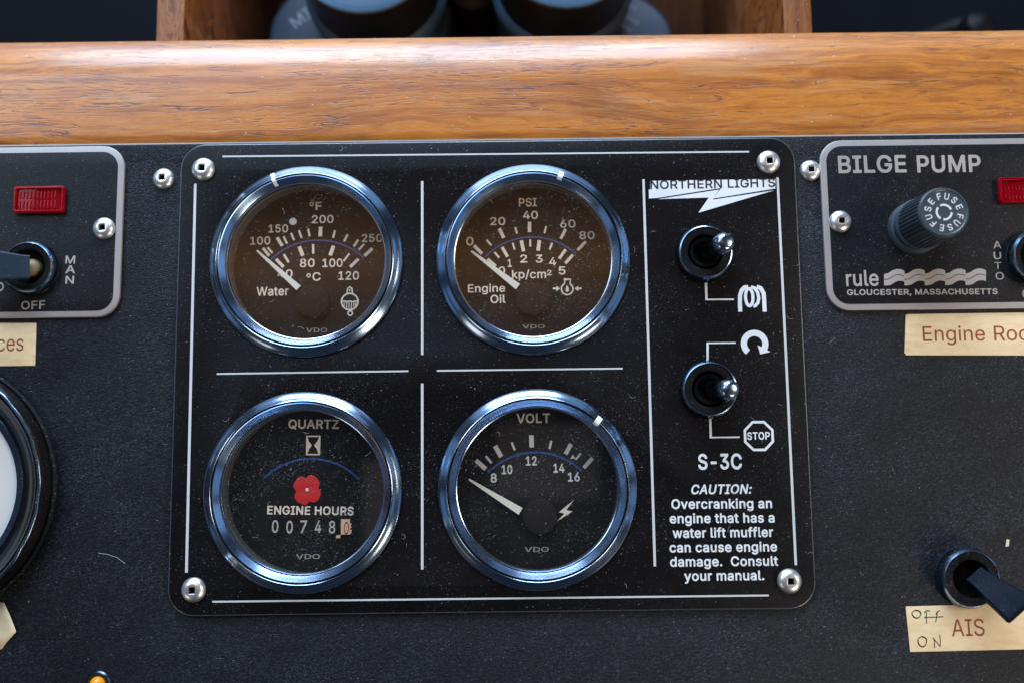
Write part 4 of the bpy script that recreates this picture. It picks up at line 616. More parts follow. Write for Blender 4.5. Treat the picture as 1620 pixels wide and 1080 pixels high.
bino = thing('binoculars', 'black binoculars with capped eyepieces standing inside the wooden box', 'binoculars', (P(735, -60, -100).x, P(735, -60, -100).y, RZ-134))
for (cx, cy, hx, lab) in ((574, -91, -1, None), (896, -99, 1, None)):
    c = P(cx, cy, -48)
    pr_ = [(0, -46.6), (20, -46.4), (26.8, -46.6), (27.8, -47.0), (28.3, -46.2), (29.3, -46.6), (29.5, -48), (29.3, -52), (28.6, -54), (28.2, -80), (29.6, -82), (30.6, -84), (30.6, -88), (29, -92), (29, -150)]
    link('eyepiece', lathe(pr_, c, 96, mat_of=lambda k: 0 if k < 6 else (1 if k < 9 else 0)), [M['binocap'], M['binodark']], bino)
    if hx < 0: L = [(500, -150), (470, -20), (446, 6), (430, 32), (424, 60), (426, 100), (445, 140), (520, 170), (660, 150), (700, 90), (716, 20), (716, -150)]
    else: L = [(796, -150), (796, 20), (806, 90), (840, 150), (990, 170), (1045, 140), (1062, 100), (1065, 60), (1058, 34), (1040, 12), (1004, -12), (980, -150)]
    pts = []
    W = [P(x, y, -100) for x, y in L]
    n = len(W)                                                      # round the outline by corner cutting
    for _ in range(2):
        W = [q for i in range(len(W)) for q in (W[i]*0.75+W[(i+1) % len(W)]*0.25, W[i]*0.25+W[(i+1) % len(W)]*0.75)]
    link('prism_housing', fill_mesh([[(p.x, p.y) for p in W][::-1 if hx < 0 else -1]], -146, -99, 2.5), M['bino'], bino)
hc = P(748, -38, -88)
link('hinge', lathe([(0, -76), (9, -76), (9.8, -77), (9.8, -90), (13, -92), (13, -150)], hc, 48, mat_of=lambda k: 0 if k < 2 else 1), [M['binocap'], M['binodark']], bino)
zb = Z(0, 0, 1, -98.7)
pr = Print(-98.98); ztext(pr, Z(0, 0, 1, -99), 'MIN', 468, 46, 512, 14, 18, bold=14); pr.done('printed_text', M['binotext'], bino)
pr = Print(-98.98)                                                  # three rows of worn, unreadable small print
for (x, y, n_, s_) in ((992, 3, 3, 7), (981, 16, 7, 5), (975, 31, 6, 5)):
    for i in range(n_):
        a = Z(0, 0, 1, -99)(x+i*s_*0.95, y+i*s_*0.62); b = Z(0, 0, 1, -99)(x+i*s_*0.95-3, y+i*s_*0.62+5)
        pr.stroke([a, b], 0.8)
pr.done('worn_print', M['binotext'], bino)

lev = thing('control_lever', 'black lever knob on the dark dashboard right of the box', 'lever', P(1535, 60, -168))
kp = P(1545, 52, -130)
link('knob', aim(lathe([(0, 9), (4, 8.3), (8, 5.5), (9.5, 1), (9, -3), (6, -7), (4, -9), (4, -30)], (0, 0), 32), kp, kp+Vector((0.2, 0.3, 1))), M['leverblack'], lev)
a, b = P(1440, 70, -160), P(1545, 42, -138)
link('arm', aim(lathe([(0, (b-a).length), (5, (b-a).length-1), (7, (b-a).length-8), (4, 0), (0, 0)], (0, 0), 24), a, b), M['leverblack'], lev)

# ------------------------------------------------------------------ the generator instrument plate
gauges_px = [(485.7, 411.7), (841.7, 410.0), (480.4, 778.8), (850.7, 769.3)]
GC = [Vector((-65.9, 62.6, 0)), Vector((7.1, 62.4, 0)), Vector((-66.0, -10.6, 0)), Vector((7.4, -10.6, 0))]
plate = thing('instrument_plate', 'large black engraved plate with four gauges and two switches', 'instrument panel', (-7, 27, CZ))
outer = rrect(PX0, PY0, PX1, PY1, 8.2, 14)
body = link('face_plate', fill_mesh([outer]+[circ(c.x, c.y, 28.6, 96, True) for c in GC], CZ+0.02, 0, 0.42), [M['plate'], M['plate_edge']], plate)
for f in body.data.polygons: f.material_index = 0 if abs(f.normal.z) > 0.97 else 1

def make_screw_mesh():
    """pan head with a square drive: rings blend from the square socket out to the round rim"""
    bm = bmesh.new(); n = 48; rings = []
    def sq(h, a):
        c, s = math.cos(a), math.sin(a); k = h/max(abs(c), abs(s)); return k*c, k*s
    levels = [('s', 0.85, -0.3), ('s', 0.95, 1.35), ('s', 1.02, 1.98), ('s', 1.18, 2.06), ('c', 2.0, 1.98), ('c', 2.8, 1.62), ('c', 3.35, 1.15), ('c', 3.7, 0.55), ('c', 3.8, 0.15), ('c', 3.7, 0.0)]
    for kind, r, z in levels:
        rings.append([bm.verts.new((*(sq(r, 2*PI*i/n) if kind == 's' else (r*math.cos(2*PI*i/n), r*math.sin(2*PI*i/n))), z)) for i in range(n)])
    fl = bm.faces.new(rings[0]); fl.material_index = 1
    for k in range(len(rings)-1):
        for i in range(n):
            f = bm.faces.new((rings[k][i], rings[k][(i+1) % n], rings[k+1][(i+1) % n], rings[k+1][i])); f.material_index = 1 if k < 1 else 0
    me = bm_mesh(bm); me.transform(Matrix.Scale(MM, 4)); me.materials.append(M['stainless']); me.materials.append(M['recess'])
    me.shade_smooth(); me.set_sharp_from_angle(angle=math.radians(40)); return me
SCREW = make_screw_mesh()
def screw(px, py, z, parent, rot, s=1.0, label=None):
    o = bpy.data.objects.new('screw', SCREW); COL.objects.link(o); o.parent = parent
    at = P(px, py, z); o.location = (at-origin_of(parent))*MM; o.rotation_euler = (rnd.uniform(-0.03, 0.03), rnd.uniform(-0.03, 0.03), math.radians(rot)); o.scale = (s, s, s)
    if label: o['label'] = label
    return o
for (x, y, r) in ((322, 268.5, -4), (1215.5, 257, 3), (306.5, 932, 2), (1248.5, 918, 1)): screw(x, y, 0.0, plate, r)
for (x, y, r) in ((259, 283.5, 0), (1281.5, 270.5, 2)): screw(x, y, CZ, console, r, 0.92)

pr = Print(0)
for (a, b, wd) in (((352, 248), (1185, 240.5), 3), ((336, 951), (1216, 941), 3.2), ((309, 291), (295, 905), 5), ((668, 287), (668, 561), 4.6), ((668, 606), (668, 900), 4.6),
                   ((343, 591), (646, 586.5), 3), ((691, 586), (985, 582.5), 3), ((1018, 284), (1036, 895), 4.6), ((1230, 281), (1259, 893), 4.6)):
    pr.stroke([P(*a), P(*b)], wd/5.05*0.86)
pr.done('ruled_line', M['rule'], plate)
pr = Print(0)
u = Z(1030, 340, 6.75); v = Z(1000, 500, 4.5)
pr.stroke([u(586, 728), u(592, 905)], 26/6.75/5); pr.stroke([u(580, 905), u(885, 903)], 17/6.75/5)
pr.stroke([v(537, 318), v(537, 192)], 16/4.5/5); pr.stroke([v(530, 192), v(738, 190)], 10/4.5/5)
pr.stroke([v(556, 725), v(560, 860)], 16/4.5/5); pr.stroke([v(552, 861), v(765, 859)], 10/4.5/5)
# heater coil
k_ = 1/6.75/5.0
pr.stroke([u(952, 1035), u(948, 940), u(950, 860), u(968, 805), u(1000, 775), u(1035, 772)], 44*k_)
ce = u(1048, 880); pr.stroke([(ce.x+40*k_*math.cos(t), ce.y+94*k_*math.sin(t)) for t in [2*PI*i/36 for i in range(36)]], 34*k_, closed=True)
pr.stroke([u(1066, 770), u(1105, 782), u(1138, 830), u(1150, 890), u(1140, 940), u(1110, 975), u(1092, 974)], 34*k_)
pr.stroke([u(1128, 768), u(1170, 785), u(1202, 840), u(1208, 920), u(1213, 1035)], 44*k_)
# crank arrow
ca = v(872, 196); k2 = 1/4.5/5.0
pr.stroke(arc((ca.x, ca.y), 77*k2, 230, -30, 40), 44*k2); pr.poly([v(893, 206), v(985, 254), v(912, 270)])
# stop octagon
co = v(902, 850); oc = lambda r: [(co.x+r*k2*math.cos(math.radians(22.5+45*i)), co.y+r*k2*math.sin(math.radians(22.5+45*i))) for i in range(8)]
pr.ring(oc(115), oc(96)); ztext(pr, v, 'STOP', 820, 876, 982, 873, 50, bold=18)
pr.done('switch_symbol', M['white'], plate)
pr = Print(0)
q = Z(1000, 700, 3.725)
ztext(pr, q, 'S-3C', 390, 154, 648, 151, 86, bold=22)
ztext(pr, q, 'CAUTION:', 345, 300, 700, 297, 53, bold=19, shear=0.2)
for s, x0, y0, x1, y1 in (('Overcranking an', 232, 387, 825, 382), ('engine that has a', 222, 472, 840, 466), ('water lift muffler', 240, 558, 832, 551), ('can cause engine', 221, 643, 855, 637), ('damage.  Consult', 224, 727, 861, 721), ('your manual.', 308, 811, 780, 806)):
    ztext(pr, q, s, x0, y0, x1, y1, 54, bold=18)
pr.done('caution_text', M['white'], plate)
l = Z(1010, 270, 6.75)
pr = Print(0)
pr.poly([l(110, 205), l(112, 300), l(190, 296), l(884, 188), l(800, 300), l(1462, 194), l(1463, 92), l(125, 112), l(125, 205)][::-1])
pr.poly([l(205, 307), l(752, 290), l(640, 452), l(1450, 213), l(792, 313), l(862, 206)])
pr.done('lightning_logo', M['white'], plate)
pr = Print(0.04)
ztext(pr, l, 'NORTHERN', 128, 198, 893, 187, 88, bold=12, zabs=0.095); ztext(pr, l, 'LIGHTS', 955, 184, 1462, 174, 88, bold=12, zabs=0.095)
pr.done('logo_lettering', M['ink'], plate)

# ------------------------------------------------------------------ gauges
DZ = -8.0
def make_gauge(c, label, marks):
    t = thing('gauge', label, 'gauge', (c.x, c.y, 0), 'round chromed gauges set in the black plate')
    R = 31.1
    pf = [(26, -9), (28.4, -4), (28.4, 0.02), (R-0.3, 0.02), (R, 0.25), (R, 0.7), (R-0.35, 1.15), (R-1.3, 1.75), (R-2.3, 2.55), (R-2.65, 2.95), (R-2.85, 3.05), (R-2.95, 2.98)]
    link('bezel', lathe(pf, c, 160), M['chrome'], t, angle=28)
    g = [(R-2.95, 2.98), (R-3.0, 2.0), (R-3.42, 2.0), (R-3.44, 2.92)]
    link('groove', lathe(g, c, 128), M['groove'], t)
    inn = [(R-3.44, 2.92), (R-3.7, 2.98), (R-4.3, 2.3), (R-5.1, 1.35), (R-5.3, 1.15), (R-5.36, 0.6), (R-5.62, 0.6), (R-5.68, 0.42), (R-5.9, 0.30), (R-5.95, -0.2)]
    link('inner_bezel', lathe(inn, c, 160), M['chrome_in'], t, angle=28)
    link('side_ring', lathe([(25.15, 0.0), (25.5, -0.3), (25.55, -2.0), (25.3, -2.3), (25.3, -4.5), (25.6, -4.9), (25.6, DZ-0.1)], c, 128), M['wallring'], t)
    link('dial', lathe([(0, DZ), (25.7, DZ), (25.7, DZ-0.6), (0, DZ-0.6)], c, 96), M['dial'], t)
    link('glass', lathe([(0, 0.12), (25.2, 0.12)], c, 96), M['glass'], t)
    for (ang, w_, full) in marks:
        off = [(R+0.03, 0.6), (R-0.33, 1.22), (R-1.28, 1.82), (R-2.28, 2.62), (R-2.75, 3.08), (R-3.1, 3.2), (R-3.5, 3.1), (R-3.75, 3.06), (R-4.35, 2.36), (R-5.0, 1.5)]
        off = off[(0 if full else 2):(10 if full else 9)]
        jit = [rnd.uniform(-0.3, 0.3) for _ in off]
        bm = bmesh.new(); rows_ = []
        for (r, z), j in zip(off, jit):
            rows_.append([bm.verts.new((c.x+r*math.cos(math.radians(ang+d)), c.y+r*math.sin(math.radians(ang+d)), z)) for d in (-w_/2+j, -w_/6, w_/6, w_/2+j*0.6)])
        for a_, b_ in zip(rows_, rows_[1:]):
            for i in range(3): bm.faces.new((a_[i], a_[i+1], b_[i+1], b_[i]))
        o = link('paint_mark', bm_mesh(bm), M['paint'], t)
    return t
def needle(t, zz, tip, base, w0, w1, hub, hubr):
    z1 = DZ+1.3
    a, b = zz(*tip, z=z1), zz(*base, z=z1); d = (b-a).normalized(); n = Vector((-d.y, d.x, 0))
    bm = bmesh.new()
    quad = [a+n*w0/2, a-n*w0/2, b-n*w1/2, b+n*w1/2]
    lo = [bm.verts.new(p) for p in quad]; hi = [bm.verts.new(p+Vector((0, 0, 0.35))) for p in quad]
    bm.faces.new(hi); bm.faces.new(lo[::-1])
    for i in range(4): bm.faces.new((lo[i], lo[(i+1) % 4], hi[(i+1) % 4], hi[i]))
    link('needle', bm_mesh(bm), M['needle'], t)
    h = zz(*hub, z=DZ+2.2)
    link('hub_cap', lathe([(0, DZ+2.35), (hubr-0.5, DZ+2.3), (hubr-0.1, DZ+2.1), (hubr, DZ+1.8), (hubr, DZ+0.02)], h, 64), M['hub'], t)
def ticks(pr, zz, L, k):
    for (x0, y0, x1, y1, w_) in L: pr.stroke([zz(x0, y0), zz(x1, y1)], w_/k/5.0*1.02)

# --- water temperature
g1 = make_gauge(GC[0], 'water temperature gauge with a white dot above the number 150', [(111.3, 2.6, True)])
a = Z(300, 230, 3, DZ)
pr = Print(DZ)
ticks(pr, a, [(348, 488, 378, 525, 14), (370, 485, 393, 512, 10), (415, 438, 440, 478, 16), (446, 433, 462, 467, 10), (481, 417, 496, 451, 10), (519, 404, 531, 440, 10), (562, 397, 570, 433, 10), (622, 387, 620, 433, 18),
              (690, 404, 681, 440, 10), (750, 423, 733, 457, 11), (800, 448, 779, 481, 11), (829, 469, 802, 497, 10), (868, 489, 830, 526, 15),
              (410, 540, 446, 578, 15), (447, 518, 470, 556, 11), (521, 481, 537, 525, 18), (586, 470, 587, 515, 11), (683, 478, 667, 523, 18), (758, 514, 731, 550, 10), (801, 540, 762, 578, 15)], 3)
for s, x0, y0, x1, y1, c_ in (('200', 580, 370, 683, 368, 36), ('150', 374, 414, 467, 413, 36), ('100', 287, 472, 383, 470, 36), ('250', 817, 459, 914, 458, 36),
                              ('80', 523, 578, 593, 577, 38), ('100', 630, 578, 726, 577, 38), ('40', 416, 627, 488, 627, 36), ('120', 706, 638, 803, 637, 38), ('Water', 318, 714, 470, 711, 40)):
    ztext(pr, a, s, x0, y0, x1, y1, c_, bold=13)
ztext(pr, a, 'F', 598, 307, 628, 306, 36, bold=14); ztext(pr, a, 'C', 583, 643, 622, 642, 38, bold=13)
for (x, y) in ((579, 280), (565, 618)):
    c_ = a(x, y); pr.stroke([(c_.x+0.55*math.cos(t), c_.y+0.55*math.sin(t)) for t in [2*PI*i/16 for i in range(16)]], 0.32, closed=True)
# radiator symbol
k3 = 1/3/5.0*1.02; c_ = a(760, 742)
pr.stroke([(c_.x+40*k3*math.cos(t), c_.y+40*k3*math.sin(t)) for t in [2*PI*i/40 for i in range(40)]], 7*k3, closed=True)
pr.stroke([a(747, 703), a(750, 680), a(760, 672), a(770, 680), a(773, 703)], 6*k3); pr.stroke([a(760, 682), a(760, 694)], 5*k3)
c2 = a(762, 797); pr.stroke([(c2.x+11*k3*math.cos(t), c2.y+11*k3*math.sin(t)) for t in [2*PI*i/20 for i in range(20)]], 6*k3, closed=True)
pr.stroke([a(722, 742), a(735, 739), a(748, 743), a(760, 739), a(773, 743), a(786, 739), a(798, 742)], 6*k3)
for i, x in enumerate((733, 745, 757, 768, 780, 789)): pr.stroke([a(x, 745), a(x, 745+(24, 31, 35, 34, 27, 20)[i])], 4.5*k3)
pr.done('dial_print', M['cream'], g1)
pr = Print(DZ); ztext(pr, a, 'VDO', 553, 887, 652, 886, 20, bold=4)
pr.done('maker_mark', M['dim'], g1)
pr = Print(DZ)
for x in (566, 580, 594, 607, 620): pr.stroke([a(x, 211), a(x+8, 210)], 9*k3)
pr.done('fine_print', M['dim'], g1)
pr = Print(DZ); pr.stroke(zarc(a, 386, 542, 606, 451, 826, 535), 7.5*k3); pr.done('scale_arc', M['violet'], g1)
c_ = a(490, 362); link('white_dot', lathe([(0, DZ+0.16), (1.15, DZ+0.15), (1.25, DZ+0.05), (1.25, DZ)], c_, 24), M['white'], g1)
needle(g1, a, (320, 500), (518, 678), 0.62, 2.05, (580, 738), 5.5)

# --- oil pressure
g2 = make_gauge(GC[1], 'engine oil pressure gauge marked PSI and kp/cm²', [(71, 3.4, False)])
a = Z(660, 230, 3, DZ)
pr = Print(DZ)
ticks(pr, a, [(270, 477, 308, 515, 16), (330, 450, 352, 476, 10), (389, 395, 411, 440, 17), (465, 389, 474, 420, 9), (533, 364, 533, 413, 17), (612, 384, 604, 418, 9), (705, 398, 681, 444, 14), (800, 458, 761, 498, 14),
              (334, 540, 373, 574, 14), (367, 508, 389, 534, 10), (403, 484, 429, 530, 15), (453, 464, 463, 496, 9), (494, 452, 505, 504, 17), (536, 448, 537, 482, 9), (580, 451, 574, 501, 17), (641, 464, 628, 496, 9), (705, 495, 674, 538, 14), (739, 520, 703, 561, 14)], 3)
for s, x0, y0, x1, y1, c_ in (('PSI', 483, 291, 568, 289, 38), ('40', 502, 350, 573, 349, 36), ('20', 347, 379, 418, 378, 36), ('60', 679, 391, 751, 390, 36), ('80', 770, 446, 842, 445, 36), ('0', 233, 475, 268, 474, 38),
                              ('1', 430, 577, 450, 576, 35), ('2', 489, 557, 523, 556, 36), ('3', 563, 557, 596, 556, 36), ('4', 626, 570, 660, 569, 36), ('5', 672, 613, 705, 612, 36), ('kp/cm', 450, 632, 612, 630, 38),
                              ('0', 386, 612, 418, 611, 34), ('Engine', 241, 698, 418, 695, 36), ('Oil', 348, 749, 419, 747, 37)):
    ztext(pr, a, s, x0, y0, x1, y1, c_, bold=12)
ztext(pr, a, '2', 617, 617, 638, 616, 24, bold=10)
c_ = a(712, 682); pr.stroke(arc((c_.x, c_.y), 28*k3, 115, 425, 34), 6.5*k3)
pr.stroke([a(700, 656), a(700, 645), a(696, 637), a(730, 636), a(726, 645), a(726, 656)], 5.5*k3)
pr.poly([a(712, 662), a(705, 680), a(704, 692), a(712, 698), a(720, 692), a(719, 680)])
for s_ in (-1, 1):
    pr.stroke([a(712+s_*68, 680), a(712+s_*48, 680)], 9*k3); pr.poly([a(712+s_*52, 668), a(712+s_*34, 680), a(712+s_*52, 693)])
pr.done('dial_print', M['cream'], g2)
pr = Print(DZ); ztext(pr, a, 'VDO', 500, 869, 605, 867, 18, bold=4)
pr.done('maker_mark', M['dim'], g2)
pr = Print(DZ)
for x in (492, 505, 518, 531, 544): pr.stroke([a(x, 202), a(x+8, 201)], 8*k3)
pr.done('fine_print', M['dim'], g2)
pr = Print(DZ); pr.stroke(zarc(a, 322, 531, 540, 436, 752, 515), 7.5*k3); pr.done('scale_arc', M['violet'], g2)
needle(g2, a, (257, 503), (478, 672), 0.62, 2.25, (548, 726), 5.5)

# --- hour meter
g3 = make_gauge(GC[2], 'hour meter with a red flower mark and number counter', [])
kk = 2.842; a = Z(290, 580, kk, DZ); k4 = 1/kk/5.0
pr = Print(DZ)
ztext(pr, a, 'QUARTZ', 472, 275, 699, 276, 38, bold=16)
pr.done('quartz_lettering', M['white'], g3)
pr = Print(DZ)
ztext(pr, a, 'ENGINE HOURS', 377, 660, 766, 665, 36, bold=17)
pr.ring([a(553, 308), a(617, 308), a(615, 396), a(551, 396)], [a(559, 314), a(610, 314), a(608, 390), a(557, 390)])
pr.poly([a(557, 312), a(565, 334), a(578, 352), a(565, 370), a(557, 392)]); pr.poly([a(612, 312), a(602, 334), a(588, 352), a(601, 370), a(608, 392)])
pr.done('dial_print', M['cream'], g3)
pr = Print(DZ); ztext(pr, a, 'VDO', 507, 862, 614, 862, 21, bold=6); pr.done('maker_mark', M['dim'], g3)
pr = Print(DZ); pr.stroke(zarc(a, 362, 499, 578, 412, 789, 504), 8.5*k4); pr.done('scale_arc', M['blue'], g3)
c_ = a(557, 551)
L = []
for i in range(72):
    t_ = 2*PI*i/72; dd = min(abs((math.degrees(t_)-n_+180) % 360-180)/w_ for n_, w_ in ((98, 13), (187, 15), (283, 12), (8, 13)))
    r = (70-16*math.exp(-dd*dd))*k4*(1+0.012*math.sin(7*t_)); L.append((c_.x+r*math.cos(t_)*0.95, c_.y+r*math.sin(t_)))
link('flower_mark', fill_mesh([L], DZ+0.02, DZ+0.25, 0.05), M['red'], g3)
link('flower_pin', lathe([(0, DZ+0.62), (0.45, DZ+0.5), (0.6, DZ+0.2)], (c_.x, c_.y), 16), M['white'], g3)
ct = thing('x', 'x', 'x', (0, 0, 0)); bpy.data.objects.remove(ct)
def rectpx(zz, x0, y0, x1, y1): return [tuple(zz(x0, y1)[:2]), tuple(zz(x1, y1)[:2]), tuple(zz(x1, y0)[:2]), tuple(zz(x0, y0)[:2])]
link('counter_frame', fill_mesh([rectpx(a, 374, 680, 757, 755), rectpx(a, 379, 684, 753, 751)[::-1]], DZ+0.02, DZ+0.22), M['hub'], g3)
for i, (x, ch) in enumerate(((412, '0'), (477, '0'), (540, '7'), (605, '4'), (668, '8'))):
    wh = link('digit_wheel', fill_mesh([rectpx(a, x-29, 686, x+29, 749)], DZ+0.01, DZ+0.08), M['wheel'], g3)
    pr = Print(DZ+0.08); dy = (0, 3, 1, 1, 3)[i]; ztext(pr, a, ch, x-14 if ch != '7' else x-15, 743+dy, x+15, 743+dy, 54, bold=10); pr.done('digit', M['digit'], wh)
wh = link('digit_wheel', fill_mesh([rectpx(a, 709, 683, 750, 752)], DZ+0.05, DZ+0.26), M['peach'], g3); wh['label'] = 'peach tenths wheel'
pr = Print(DZ+0.26); ztext(pr, a, '0', 722, 750, 744, 750, 54, bold=2); pr.done('digit', M['redink'], wh)
pr = Print(DZ+0.2); pr.poly([a(750, 702), a(758, 702), a(753, 712), a(758, 722), a(750, 724)]); pr.poly([a(750, 732), a(757, 730), a(756, 746), a(750, 750)]); pr.poly([a(688, 755), a(707, 754), a(706, 768), a(687, 769)]); pr.done('counter_mark', M['peach'], g3)

# --- voltmeter
g4 = make_gauge(GC[3], 'voltmeter gauge reading below 8 with a lightning bolt on its dial', [(47.4, 3.6, False)])
a = Z(660, 580, kk, DZ)
pr = Print(DZ)
for (x0, y0, x1, y1, w_) in ((264, 419, 308, 458, 20), (309, 400, 334, 431, 10), (350, 354, 378, 403, 21), (425, 338, 439, 374, 10), (513, 306, 515, 361, 21), (603, 331, 595, 368, 10), (692, 345, 667, 391, 19), (736, 388, 711, 416, 9), (789, 408, 749, 453, 17)):
    pr.stroke([a(x0, y0), a(x1, y1)], w_*k4)
for s, x0, y0, x1, y1, c_ in (('VOLT', 447, 251, 598, 249, 40), ('8', 330, 517, 358, 517, 38), ('10', 380, 480, 428, 479, 38), ('12', 489, 441, 538, 440, 38), ('14', 613, 473, 662, 472, 38), ('16', 678, 513, 731, 512, 38)):
    ztext(pr, a, s, x0, y0, x1, y1, c_, bold=15)
pr.poly([a(700, 393), a(688, 412), a(710, 410)])
pr.done('dial_print', M['greyw'], g4)
pr = Print(DZ); pr.poly([a(706, 596), a(637, 652), a(662, 658), a(626, 695), a(698, 648), a(670, 642)]); pr.done('bolt_symbol', M['cream'], g4)
pr = Print(DZ); ztext(pr, a, 'VDO', 483, 830, 592, 829, 21, bold=6); pr.done('maker_mark', M['dim'], g4)
pr = Print(DZ); pr.stroke(zarc(a, 318, 475, 530, 383, 740, 467), 9*k4); pr.done('scale_arc', M['blue'], g4)
needle(g4, a, (232, 504), (465, 648), 0.6, 2.5, (552, 672), 5.5)

# ------------------------------------------------------------------ switches
def knurl(n, depth, ks):
    return lambda r, z, a, k: r-(depth if (int(a/(2*PI)*n*2+0.5) % 2) else 0) if k in ks else r
def nut(t, c, z0, r, h, ri, n=72, mats=('nut', 'nutface')):
    pf = [(r, z0), (r, z0+0.4), (r+0.05, z0+0.9), (r, z0+h*0.6), (r-0.45, z0+h*0.82), (r-0.8, z0+h*0.97), (r-1.1, z0+h), (r-1.3, z0+h-0.3), (ri+0.5, z0+h-0.3), (ri+0.1, z0+h-0.5), (ri, z0+h-1.0), (ri-0.3, z0+0.4), (0, z0+0.3)]
    link('mounting_nut', lathe(pf, c, n*2, rad=knurl(n, 0.32, (1, 2, 3)), mat_of=lambda k: 0 if k < 4 else 3 if k < 6 else (1 if k < 9 else 2)), [M[mats[0]], M[mats[1]], M['hole'], M['nutrim']], t, angle=30)
def ball_toggle(label, cpx, z0, tippx, tz, r=9.15, h=3.9):
    c = P(*cpx, z0); t = thing('toggle_switch', label, 'toggle switch', (c.x, c.y, z0), 'toggle switches on the boards')
    nut(t, c, z0, r, h, 5.6)
    tip = P(*tippx, tz); base = Vector((c.x+0.3, c.y, z0+1.0)); Ln = (tip-base).length
    pf = [(0, Ln+0.02), (1.5, Ln), (2.0, Ln-0.18), (2.6, Ln-0.65), (3.0, Ln-1.3), (3.2, Ln-2.2), (3.2, Ln-3.4), (3.05, Ln-8), (2.8, 4), (2.6, 0)]
    link('lever', aim(lathe(pf, (0, 0), 48, mat_of=lambda k: 0 if k < 6 else 1), base, tip), [M['tip'], M['blackchrome']], t)
    link('boot_ring', lathe([(4.9, z0+0.5), (4.9, z0+h-1.6), (4.4, z0+h-1.3), (3.6, z0+h-1.8), (3.2, z0+0.5)], c, 48), M['hole'], t)
    return t
ball_toggle('ball tipped toggle under the lightning bolt logo, linked to the coil symbol', (1113, 402), 0.0, (1150.5, 382), 17)
ball_toggle('ball tipped toggle between the crank arrow and the STOP symbol', (1120, 616), 0.0, (1158.5, 616), 16)

def paddle_toggle(label, c, z0, r, h, p0, p1, w0, w1, th0, th1, ivory=False):
    t = thing('toggle_switch', label, 'toggle switch', (c.x, c.y, z0), 'toggle switches on the boards')
    nut(t, c, z0, r, h, 5.6)
    if ivory: link('pivot', aim(lathe([(0, 3.0), (1.6, 2.6), (2.7, 1.3), (3.0, 0), (2.8, -1.5)], (0, 0), 24), (c.x+0.4, c.y, z0+0.6), (c.x-3, c.y, z0+8)), M['ivory'], t)
    d = (p1-p0).normalized(); s = d.cross(Vector((0, 0, 1))).normalized(); u_ = s.cross(d)
    bm = bmesh.new(); rings = []
    for f, ww, tt in ((0, w0, th0), (0.12, w0, th0), (0.93, w1, th1), (0.985, w1*0.96, th1*0.8), (1.0, w1*0.86, th1*0.4)):
        ctr = p0+(p1-p0)*f; ring = []
        for (sx, sy) in ((-1, -0.8), (-0.9, -1), (0.9, -1), (1, -0.8), (1, 0.8), (0.9, 1), (-0.9, 1), (-1, 0.8)):
            ring.append(bm.verts.new(ctr+s*sx*ww/2+u_*sy*tt/2))
        rings.append(ring)
    bm.faces.new(rings[0]); bm.faces.new(rings[-1][::-1])
    for A, B in zip(rings, rings[1:]):
        for i in range(8): bm.faces.new((A[i], A[(i+1) % 8], B[(i+1) % 8], B[i]))
    link('lever', bm_mesh(bm), M['paddle2' if ivory else 'paddle'], t, angle=20)
    return t

# ------------------------------------------------------------------ the two pump plates
def pump_plate(name, label, x0, y0, x1, y1, at):
    t = thing(name, label, 'switch plate', at, 'grey bordered pump switch plates')
    b = link('border', fill_mesh([rrect(x0, y0, x1, y1, 7.2, 12)], CZ+0.02, -0.12, 0.3), M['satin'], t)
    link('face_plate', fill_mesh([rrect(x0+2.0, y0+2.0, x1-2.0, y1-2.0, 5.2, 12)], -0.13, -0.02, 0.03), M['plate2'], t)
    return t
def indicator(t, px0, py0, px1, py1):
    a_, b_ = P(px0, py1, 1.6), P(px1, py0, 1.6)
    ln = link('indicator_lens', fill_mesh([rrect(a_.x, a_.y, b_.x, b_.y, 0.9, 4)], 0.0, 1.0, 0.3), M['redlens'], t)
    o = link('rim', fill_mesh([rrect(a_.x, a_.y, b_.x, b_.y, 0.9, 4), rrect(a_.x+0.9, a_.y+0.9, b_.x-0.9, b_.y-0.9, 0.4, 3)[::-1]], 0.9, 1.7, 0.22), M['redlens'], ln)
    n = int((b_.x-a_.x-2.6)/1.15)
    for i in range(n):
        x = a_.x+1.4+i*1.15+0.15
        for (ya, yb) in ((a_.y+1.3, (a_.y+b_.y)/2-0.2), ((a_.y+b_.y)/2+0.2, b_.y-1.6)):
            me = fill_mesh([rrect(x, ya, x+0.7, yb, 0.15, 2)], 0.95, 1.1, 0.05); o2 = link('prism', me, M['redlens'], ln)
# left
lx1 = P(193, 350, 0).x; ly0, ly1 = P(100, 502, 0).y, P(100, 232, 0).y
lp = pump_plate('pump_switch_plate', 'left grey bordered plate with red light and wide paddle switch', lx1-112, ly0, lx1, ly1, (lx1-56, (ly0+ly1)/2, CZ))
indicator(lp, 20, 294, 102, 337)
screw(165, 362, 0.0, lp, 4, 0.95)
pr = Print(-0.01); b_ = Z(0, 270, 4.695)
for s, y in (('M', 690), ('A', 762), ('N', 840)): ztext(pr, b_, s, 485, y, 557 if s != 'N' else 548, y, 56, bold=8)
pr.done('printed_text', M['grey'], lp); pr = Print(-0.01)
ztext(pr, b_, 'OFF', 157, 1032, 335, 1025, 60, bold=12)
c_ = P(0, 454); pr.stroke([(c_.x+1.0*math.cos(t_), c_.y+1.25*math.sin(t_)) for t_ in [2*PI*i/20 for i in range(20)]], 0.5, closed=True)
pr.done('printed_text', M['grey'], lp)
c = P(51, 425, 0)
paddle_toggle('wide paddle toggle on the left plate thrown to the left, ivory pivot showing', c, 0, 8.7, 3.6, P(46, 424, 5), P(-55, 418, 15), 7.6, 11.0, 3.2, 3.4, True)
